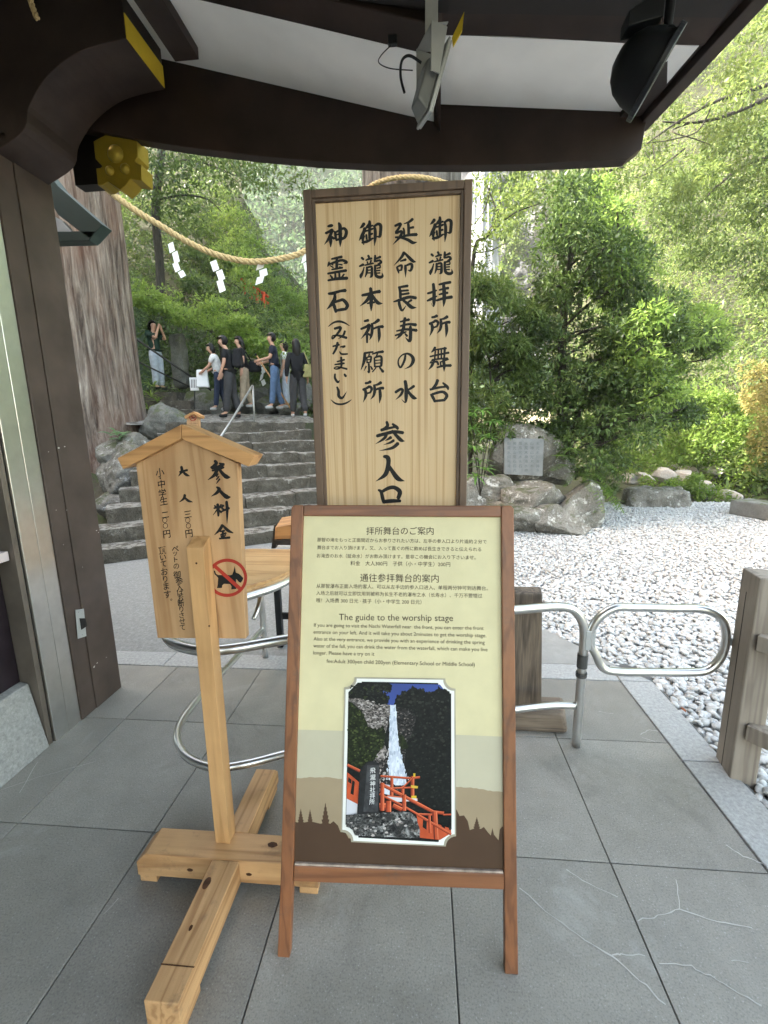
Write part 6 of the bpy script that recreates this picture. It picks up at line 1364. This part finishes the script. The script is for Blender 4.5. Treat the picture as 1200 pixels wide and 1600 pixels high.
tree('drooping_tree', 'olive green drooping foliage mass of a tree at the right behind the long branches', at(1180, 640, 13.0), [(1010, 330), (1060, 260), (1130, 200), (1200, 190), (1330, 220), (1330, 460), (1180, 470), (1090, 440), (1050, 400)], 110, 12.6, 1.5, .42, 130, .13, .04, LEAF_MID, 27, [([at(1330, 650, 13.2), at(1320, 400, 13.2), at(1280, 280, 13.0), at(1180, 250, 12.8), at(1080, 330, 12.6)], .12, .02)], limbs=False, droop=.7)
tree('golden_bush', 'golden yellow leaved bush glowing in the sun at the right edge', at(1215, 740, 12.6), [(1155, 600), (1190, 560), (1260, 540), (1330, 580), (1330, 745), (1190, 735), (1165, 680)], 70, 12.6, .9, .32, 150, .11, .045, LEAF_GOLD, 28, [([at(1215, 760, 12.6), at(1215, 640, 12.6)], .05, .02)])
tree('jamb_reflection_tree', 'unseen golden tree added past the right edge for the steel jamb reflection', at(1300, 740, 13.0), [(1232, 390), (1420, 330), (1440, 740), (1260, 735), (1240, 600)], 90, 13.0, 1.0, .42, 130, .13, .05, LEAF_GOLD, 33, [([at(1310, 760, 13.0), at(1310, 500, 13.0)], .1, .04)])  # added out of view to give the steel jamb gold to reflect
tree('young_tree', 'thin straight tree on the left bank above the straw rope', at(252, 520, 13.4), [(225, 330), (225, 235), (330, 225), (480, 262), (478, 300), (400, 320), (330, 300), (290, 360)], 60, 12.9, 1.2, .42, 60, .15, .05, LEAF_DARK, 29,
     [([at(252, 540, 13.6), at(250, 420, 13.5), at(243, 330, 13.4), at(252, 240, 13.4), at(256, 120, 13.4)], .13, .09), ([at(246, 312, 13.4), at(290, 305, 13.2), at(325, 312, 13.1), at(345, 330, 13.0)], .035, .012), ([at(250, 260, 13.4), at(300, 250, 13.1), at(370, 275, 12.8)], .03, .01)], limbs=False)
# layered bright maple sprays
mp = thing('maple_tree', 'maple spreading flat layers of bright green leaves over the landing', 'tree', at(345, 560, 11.9))
g = random.Random(31); C = []; Rr = []
for (xa, ya, xb, yb, n) in [(205, 455, 330, 520, 26), (300, 490, 420, 545, 26), (240, 470, 300, 500, 12), (330, 470, 390, 520, 14), (380, 520, 440, 560, 12), (200, 440, 260, 470, 5)]:
    for i in range(n): t = g.random(); C.append(at(xa+(xb-xa)*t+g.uniform(-16, 16), ya+(yb-ya)*t+g.uniform(-9, 9), 11.3+g.uniform(-.7, .7))); r = g.uniform(.22, .42); Rr.append((r, r, r*.22))
leafobj('crown', C, Rr, 110, .10, .045, LEAF_BRIGHT, 31, mp, flat=2.2, droop=.1)
mb = MB()
for pts in ([at(345, 575, 12), at(340, 530, 11.8), at(300, 500, 11.5), at(220, 455, 11.3)], [at(340, 530, 11.8), at(380, 520, 11.5), at(430, 550, 11.3)], [at(340, 530, 11.8), at(350, 495, 11.6), at(385, 480, 11.6)]): mb.tube(smooth_path(pts, 5), .025, 6)
mb.build('trunk', TWIG, mp, smooth=True)
# long leaved plant against the board
def blade(mb, o, d, L_, W, bend, g, nseg=5):
    d = d.normalized(); s = d.cross(Vector((0, 0, 1))).normalized(); vs = []; p = o.copy()
    for i in range(nseg+1):
        t = i/nseg; w_ = W*math.sin(math.pi*min(1, .12+t*.88))*.5+.0005
        vs += [p+s*w_+Vector((0, 0, w_*.3)), p, p-s*w_+Vector((0, 0, w_*.3))]; p = p+d*(L_/nseg); d = (d+Vector((0, 0, -bend/nseg))).normalized()
    n0 = [(3*i, 3*i+1, 3*i+4, 3*i+3) for i in range(nseg)]+[(3*i+1, 3*i+2, 3*i+5, 3*i+4) for i in range(nseg)]
    mb.add(vs, n0)
lp = thing('long_leaved_plant', 'rosettes of long glossy bright green leaves at the right side of the tall board', 'plant', at(752, 760, 6.3))
mb = MB(); stm = MB(); g = random.Random(5)
for x, y in [(740, 672), (763, 684), (748, 722), (757, 735), (738, 700), (768, 660), (735, 650), (752, 642), (744, 745)]:
    c = at(x, y, 6.3+g.uniform(-.15, .15)); stm.tube(smooth_path([at(750, 775, 6.4), (at(750, 775, 6.4)+c)/2+Vector((g.uniform(-.04, .04), 0, .03)), c], 4), .006, 5)
    for i in range(12):
        a = 2*math.pi*i/12+g.uniform(-.3, .3); blade(mb, c, Vector((math.cos(a), math.sin(a), g.uniform(-.1, .8))), g.uniform(.17, .27), .036, g.uniform(.7, 1.5), g)
mb.build('leaves', leafmat('glossy_long_leaf', (0.07, 0.17, 0.03), (0.16, 0.30, 0.06), .3, rough=.3), lp, smooth=True); stm.build('stems', TWIG, lp)
fe = thing('fern', 'clump of arching fern fronds hanging over the slanting boulder', 'plant', at(905, 750, 7.3))
mb = MB(); g = random.Random(8)
FR = [((905, 745), (865, 712)), ((905, 748), (880, 760)), ((910, 745), (925, 768)), ((912, 742), (955, 770)), ((915, 750), (945, 800)), ((905, 740), (890, 700)), ((912, 738), (940, 715)), ((918, 752), (965, 795)), ((900, 745), (862, 735)), ((915, 755), (930, 800)), ((925, 760), (975, 800)), ((910, 735), (965, 735))]
for (xa, ya), (xb, yb) in FR:
    a = at(xa, ya, 7.4); b = at(xb, yb, 7.0+g.uniform(-.25, .25)); m_ = a.lerp(b, .5)+Vector((0, 0, .14)); sp = smooth_path([a, m_, b], 9); mb.tube(sp, .004, 4)
    for i, p in enumerate(sp[2:]):
        t = (sp[min(len(sp)-1, i+3)]-sp[i+1]).normalized(); s = t.cross(Vector((0, 0, 1))).normalized(); L_ = .13*math.sin(math.pi*min(.97, .25+i/len(sp)*.75))
        for sg in (-1, 1): blade(mb, p, s*sg+t*.35+Vector((0, 0, .1)), L_, .026, .5, g, 3)
mb.build('fronds', leafmat('fern_leaf', (0.05, 0.12, 0.02), (0.15, 0.24, 0.04), .35), fe, smooth=True)
sp2 = thing('root_plant', 'small pale green leafy plant sprouting between the cedar roots and the boulder', 'plant', at(180, 685, 7.4))
mb = MB(); g = random.Random(12)
for i in range(26): a = g.uniform(0, 6.28); blade(mb, at(178+g.uniform(-14, 14), 682+g.uniform(-8, 8), 7.3+g.uniform(-.1, .1)), Vector((math.cos(a), math.sin(a), g.uniform(.1, .9))), g.uniform(.10, .2), .06, .9, g, 4)
mb.build('leaves', leafmat('pale_leaf', (0.10, 0.20, 0.09), (0.20, 0.34, 0.16), .3), sp2, smooth=True)
for nm, cs, lab, sd in [('white_flowered_plant', [(240, 605), (236, 620), (246, 628), (232, 640)], 'bushy pale plant beside the upper steps at the foot of the woman', 41), ('grass_tuft', [(455, 512), (470, 520), (480, 505), (440, 520), (486, 530)], 'tuft of pale arching grass on the bank behind the woman in black', 42), ('sasa_clump', [(948, 778), (960, 786), (938, 770)], 'bright narrow leaved clump by the pebbles under the evergreen', 43)]:
    o = thing(nm, lab, 'plant', at(*cs[0], 10.6 if sd == 41 else 12.0 if sd == 42 else 7.6)); mb = MB(); g = random.Random(sd); Yp = o.location.y
    for x, y in cs:
        for i in range(16): a = g.uniform(0, 6.28); blade(mb, at(x, y, Yp), Vector((math.cos(a), math.sin(a), g.uniform(.3, 1.4))), g.uniform(.25, .5)*(.45 if sd == 43 else 1), .03, 1.3, g, 4)
    mb.build('leaves', LEAF_SUN if sd != 41 else LEAF_BRIGHT, o, smooth=True)
# vermilion railing high on the bank
vr = thing('vermilion_railing', 'small stretch of vermilion painted railing half hidden in the trees on the bank', 'railing', at(398, 450, 16.7))
mb = MB()
for a, b in [((376, 436), (420, 464)), ((376, 447), (420, 475))]: mb.tube([at(*a, 16.6), at(*b, 17.0)], .05, 6)
mb.build('rail', VERMILION, vr)
for x in (382, 392, 402, 412): mb = MB(); mb.tube([at(x, 434+(x-378)*.65, 16.7), at(x, 458+(x-378)*.65, 16.7)], .055, 6); mb.build('post', VERMILION, vr)

# ------------------------------------------------------------------ people on the landing
SKIN = plain('skin', (0.52, 0.30, 0.21), 0.55, var=.05)
HAIR = plain('black_hair', (0.012, 0.010, 0.009), 0.45, var=.2, sc=60)
def skinned(name, pts, edges, rad, mat, root, sub=1):
    me = bpy.data.meshes.new(name); me.from_pydata([tuple(p) for p in pts], edges, [])
    o = bpy.data.objects.new(name, me); COL.objects.link(o)
    m = o.modifiers.new('skin', 'SKIN'); m.use_smooth_shade = True
    if not me.skin_vertices: return None
    for i, r in enumerate(rad):
        d = me.skin_vertices[0].data[i]; d.radius = (r, r) if not isinstance(r, tuple) else r; d.use_root = (i == 0)
    s = o.modifiers.new('sub', 'SUBSURF'); s.levels = sub; s.render_levels = sub
    dg = bpy.context.evaluated_depsgraph_get(); dg.update()
    new = bpy.data.meshes.new_from_object(o.evaluated_get(dg)); bpy.data.objects.remove(o); bpy.data.meshes.remove(me)
    new.name = name; new.materials.clear()
    return link(name, new, mat, root, smooth=True)
class Fig:
    def __init__(s, label, foot, H, face, lean=0.0, group='visitors on the stone landing'):
        s.k = H/1.70; s.o = Vector(foot); s.f = Vector((math.cos(face), math.sin(face), 0)); s.r = Vector((s.f.y, -s.f.x, 0)); s.lean = lean
        s.t = thing('person', label, 'person', foot, group)
    def P(s, r, f, u, up=True):
        if up and u > .95:
            h = u-.95; f2 = f*math.cos(s.lean)+h*math.sin(s.lean); u = .95+h*math.cos(s.lean)-f*math.sin(s.lean); f = f2
        return s.o+(s.r*r+s.f*f)*s.k+Vector((0, 0, u*s.k))
    def build(s, arms, legs, top, bottom, shoes, hair='short', long_sleeve=False, top_hem=.93, wide=1.0, sleeve=None, nod=0.0):
        P = s.P; k = s.k; pts = []; ed = []; rad = []
        def add(p, r, par=None):
            pts.append(p); rad.append(r*k)
            if par is not None: ed.append((par, len(pts)-1))
            return len(pts)-1
        pe = add(P(0, 0, .95), .105); wa = add(P(0, .01, 1.10), .098, pe); ch = add(P(0, .01, 1.28), .115, wa); nb = add(P(0, .0, 1.42), .06, ch)
        nk = add(P(0, .02+nod*.2, 1.48), .047, nb); jaw = add(P(0, .045+nod*.5, 1.535), .062, nk); hd = add(P(0, .03+nod*.8, 1.60), .083, jaw); cr = add(P(0, .02+nod*.8, 1.665), .062, hd)
        ns_ = add(P(0, .125+nod*.8, 1.575), .014, hd)
        A = []
        for sg, (el, wr) in zip((-1, 1), arms):
            sh = add(P(sg*.165, 0, 1.385), .052, ch); e = add(P(*el), .040, sh); w_ = add(P(*wr), .028, e)
            d = (P(*wr)-P(*el)).normalized(); pm = add(P(*wr)+d*.055*k, .026, w_); A.append((sh, e, w_)); sd_ = d.cross(s.r).normalized() if abs(d.dot(s.r)) < .9 else d.cross(s.f).normalized()
            for q in range(4):
                off = sd_*(-.024+.016*q)*k; f1_ = add(P(*wr)+d*.095*k+off, .0085, pm); add(P(*wr)+d*(.125+.012*(1 if q in (1, 2) else 0))*k+off-s.r*sg*.02*k, .0075, f1_)
            t1 = add(P(*wr)+d*.06*k+sd_*.04*k, .009, w_); add(P(*wr)+d*.09*k+sd_*.048*k, .008, t1)
        L_ = []
        for sg, (kn, an) in zip((-1, 1), legs):
            hp_ = add(P(sg*.085, 0, .90, False), .088, pe); n_ = add(P(*kn, False), .056, hp_); a_ = add(P(*an, False), .038, n_); d = s.f
            add(s.P(an[0], an[1]+.13, an[2]-.045, False), .032, a_); L_.append((hp_, n_, a_))
        skinned('body', pts, ed, rad, SKIN, s.t)
        # shirt
        sp_ = []; se = []; sr = []
        def a2(p, r, par=None):
            sp_.append(p); sr.append(r*k)
            if par is not None: se.append((par, len(sp_)-1))
            return len(sp_)-1
        w0 = a2(P(0, .01, 1.10), .128); h0 = a2(P(0, 0, 1.0), .135*wide, w0); h1 = a2(P(0, 0, top_hem-.07), .135*wide, h0); c0 = a2(P(0, .01, 1.28), .142, w0); n0 = a2(P(0, 0, 1.405), .085, c0)
        for sg, (el, wr) in zip((-1, 1), arms):
            s0 = a2(P(sg*.165, 0, 1.375), .072, c0); t = 1.0 if long_sleeve else .75; e0 = a2(P(sg*.165, 0, 1.375).lerp(P(*el), t), .066, s0)
            if long_sleeve: a2(P(*el).lerp(P(*wr), .92), .048, e0)
        skinned('top', sp_, se, sr, top, s.t)
        sp_, se, sr = [], [], []
        pw = a2(P(0, 0, 1.06), .112); p0 = a2(P(0, 0, .95), .125, pw)
        for sg, (kn, an) in zip((-1, 1), legs):
            h_ = a2(P(sg*.088, 0, .87, False), .105*wide, p0); n_ = a2(P(*kn, False), .082*wide, h_); a2(P(an[0], an[1], an[2]+.01, False), .072*wide, n_)
        skinned('trousers', sp_, se, sr, bottom, s.t)
        for sg, (kn, an) in zip((-1, 1), legs):
            sp_, se, sr = [], [], []
            a_ = a2(s.P(an[0], an[1]-.03, an[2]-.045, False), .046); b = a2(s.P(an[0], an[1]+.06, an[2]-.045, False), .046, a_); a2(s.P(an[0], an[1]+.16, an[2]-.055, False), .036, b); skinned('shoe', sp_, se, sr, shoes, s.t)
        nn = nod*.8; V = []; F = []
        def shell(c, sz, cut):
            v, f = ico(3); keep = [not (q[1] > cut[0] and q[2] < cut[1]) for q in v]; n0 = len(V)
            for q in v: V.append(tuple(P(c[0]+q[0]*sz[0], c[1]+q[1]*sz[1]+nn, c[2]+q[2]*sz[2])))
            for t in f:
                if all(keep[i] for i in t): F.append(tuple(int(i)+n0 for i in t))
        shell((0, .012, 1.618), (.094, .112, .112), (.12, .42))
        if hair == 'bob': shell((0, -.02, 1.56), (.102, .095, .13), (.15, .9))
        if hair == 'long': shell((0, -.035, 1.50), (.10, .085, .22), (.10, .95))
        me = bpy.data.meshes.new('hair'); me.from_pydata(V, [], F); link('hair', me, HAIR, s.t, smooth=True)
        return s
def cloth(n, c): return plain(n, c, .9, var=.12, sc=14, bmp=.15, fine=25)
BLK = cloth('black_cloth', (0.014, 0.014, 0.016)); NAVY = cloth('navy_cloth', (0.018, 0.021, 0.035)); DENIM = cloth('blue_denim', (0.10, 0.16, 0.27)); PALED = cloth('pale_denim', (0.42, 0.47, 0.54)); DKDEN = cloth('dark_denim', (0.03, 0.04, 0.07))
GRNT = cloth('dark_green_cloth', (0.016, 0.040, 0.028)); BEIGE = cloth('beige_cloth', (0.36, 0.29, 0.21)); CHAR = cloth('charcoal_cloth', (0.045, 0.044, 0.046)); WHT = cloth('white_cloth', (0.68, 0.68, 0.67)); SHOE = cloth('pale_shoe', (0.45, 0.45, 0.45)); DSHOE = cloth('dark_shoe', (0.02, 0.02, 0.02))
def foot(x, y, Y): return at(x, y, Y)
stand = [((-.09, .02, .49), (-.10, 0, .085)), ((.09, .02, .49), (.10, 0, .085))]
wide_st = [((-.10, .05, .49), (-.13, .10, .085)), ((.10, -.02, .49), (.12, -.12, .085))]
down = [((-.23, -.02, 1.12), (-.24, .06, .87)), ((.23, -.02, 1.12), (.24, .06, .87))]
A1_ = Fig('woman in dark green top and loose pale jeans raising both hands to her face', foot(249, 609, 10.95), 1.62, R(-12), -.03).build(
    [((-.17, .22, 1.26), (-.06, .22, 1.50)), ((.17, .22, 1.24), (.06, .23, 1.49))], stand, GRNT, PALED, DSHOE, 'bob', wide=1.12, top_hem=.99)
A2_ = Fig('person in white top and dark jeans looking down, holding a white paper bag', foot(346, 641, 10.35), 1.50, R(190), .16).build(
    [((-.20, .14, 1.14), (-.12, .36, 1.05)), ((.20, .14, 1.14), (.12, .34, 1.05))], wide_st, WHT, DKDEN, SHOE, 'bob', nod=.05)
A3_ = Fig('man in black t-shirt and dark trousers with a backpack, facing left', foot(364, 652, 9.85), 1.73, R(186), .06).build(
    [((-.22, .02, 1.14), (-.20, .14, .90)), ((.22, .04, 1.13), (.18, .22, .93))], wide_st, BLK, CHAR, DSHOE, 'short', wide=1.1, nod=.05)
A4_ = Fig('person in black top and beige trousers with a dark bag behind the man in black', foot(386, 636, 10.6), 1.60, R(200), .12).build(down, wide_st, BLK, BEIGE, SHOE, 'long', wide=1.1)
A5_ = Fig('man in navy t-shirt and blue jeans holding a walking stick, facing left', foot(433, 639, 10.55), 1.70, R(192), .03).build(
    [((-.22, .06, 1.14), (-.14, .32, 1.10)), ((.22, .06, 1.14), (.14, .30, 1.08))], wide_st, NAVY, DENIM, SHOE, 'short')
A6_ = Fig('person in pale jeans and white top half hidden behind the man in navy', foot(449, 637, 11.0), 1.56, R(185)).build(down, stand, WHT, PALED, SHOE, 'bob')
A7_ = Fig('woman in long black jacket with an olive shoulder bag seen from behind', foot(468, 651, 9.9), 1.63, R(115)).build(down, wide_st, BLK, CHAR, SHOE, 'long', long_sleeve=True, wide=1.1, top_hem=.80)
def bag(name, label, cat, c, sz, m, strap=None, rot=0.0):
    o = thing(name, label, cat, c); mb = MB(); a, b, h = sz; M_ = Matrix.Rotation(rot, 3, 'Z'); c = Vector(c)
    lo = [c+M_ @ Vector(q) for q in [(-a, -b, -h), (a, -b, -h), (a, b, -h), (-a, b, -h), (-a*.8, -b*.6, h), (a*.8, -b*.6, h), (a*.8, b*.6, h), (-a*.8, b*.6, h)]]; mb.hexa(lo); mb.build('body', m, o, bevel=min(sz)*.5)
    if strap: mb = MB(); mb.tube(smooth_path(strap, 5), .014, 6); mb.build('strap', m, o, smooth=True)
    return o
f_ = A3_; bag('backpack', 'black backpack on the back of the man in black t-shirt', 'backpack', f_.P(0, -.22, 1.24), (.10, .15, .20), BLK, [f_.P(.12, -.12, 1.40), f_.P(.13, .06, 1.43), f_.P(.14, .12, 1.25)])
f_ = A2_; bag('paper_bag', 'white paper bag held by the person in white top', 'bag', f_.P(.0, .42, .82), (.15, .05, .20), PAPER, [f_.P(-.07, .40, .98), f_.P(0, .36, 1.06), f_.P(.07, .40, .98)], R(8))
f_ = A4_; bag('shoulder_bag', 'black shoulder bag hanging behind the person in beige trousers', 'bag', f_.P(.02, -.26, .98), (.16, .09, .13), BLK, [f_.P(.0, -.2, 1.1), f_.P(.1, -.05, 1.42), f_.P(-.1, .1, 1.2)])
f_ = A7_; bag('shoulder_bag', 'olive yellow cloth bag on the shoulder of the woman in black', 'bag', f_.P(.24, -.08, 1.02), (.05, .14, .14), cloth('olive_cloth', (0.26, 0.24, 0.10)), [f_.P(.25, .02, 1.14), f_.P(.17, 0, 1.45), f_.P(.25, -.16, 1.14)], R(115))
f_ = A5_; o = thing('walking_stick', 'brown wooden walking stick held by the man in navy t-shirt', 'stick', f_.P(.12, .36, 1.15)); mb = MB(); mb.tube([f_.P(.13, .40, 1.24), f_.P(.05, -.32, .0)], .019, 8); mb.build('shaft', PINE_Z, o, smooth=True); mb = MB(); mb.tube([f_.P(.138, .43, 1.29), f_.P(.132, .41, 1.255)], .026, 8); mb.build('grip', BLK, o, smooth=True)

# ------------------------------------------------------------------ damp valley air
hz, N_, L_2, P_ = newmat('valley_air')
N_.remove(P_); pv = N_.new('ShaderNodeVolumePrincipled'); pv.inputs['Density'].default_value = 0.0008; pv.inputs['Color'].default_value = (0.92, 0.95, 1.0, 1); pv.inputs['Anisotropy'].default_value = 0.2
L_2.new(pv.outputs[0], N_['Material Output'].inputs['Volume'])
mb = MB(); mb.box((-110, -60, -1.4), (150, 130, 95)); hb = mb.build('haze', hz); hb['kind'] = 'stuff'
SC.cycles.volume_bounces = 1
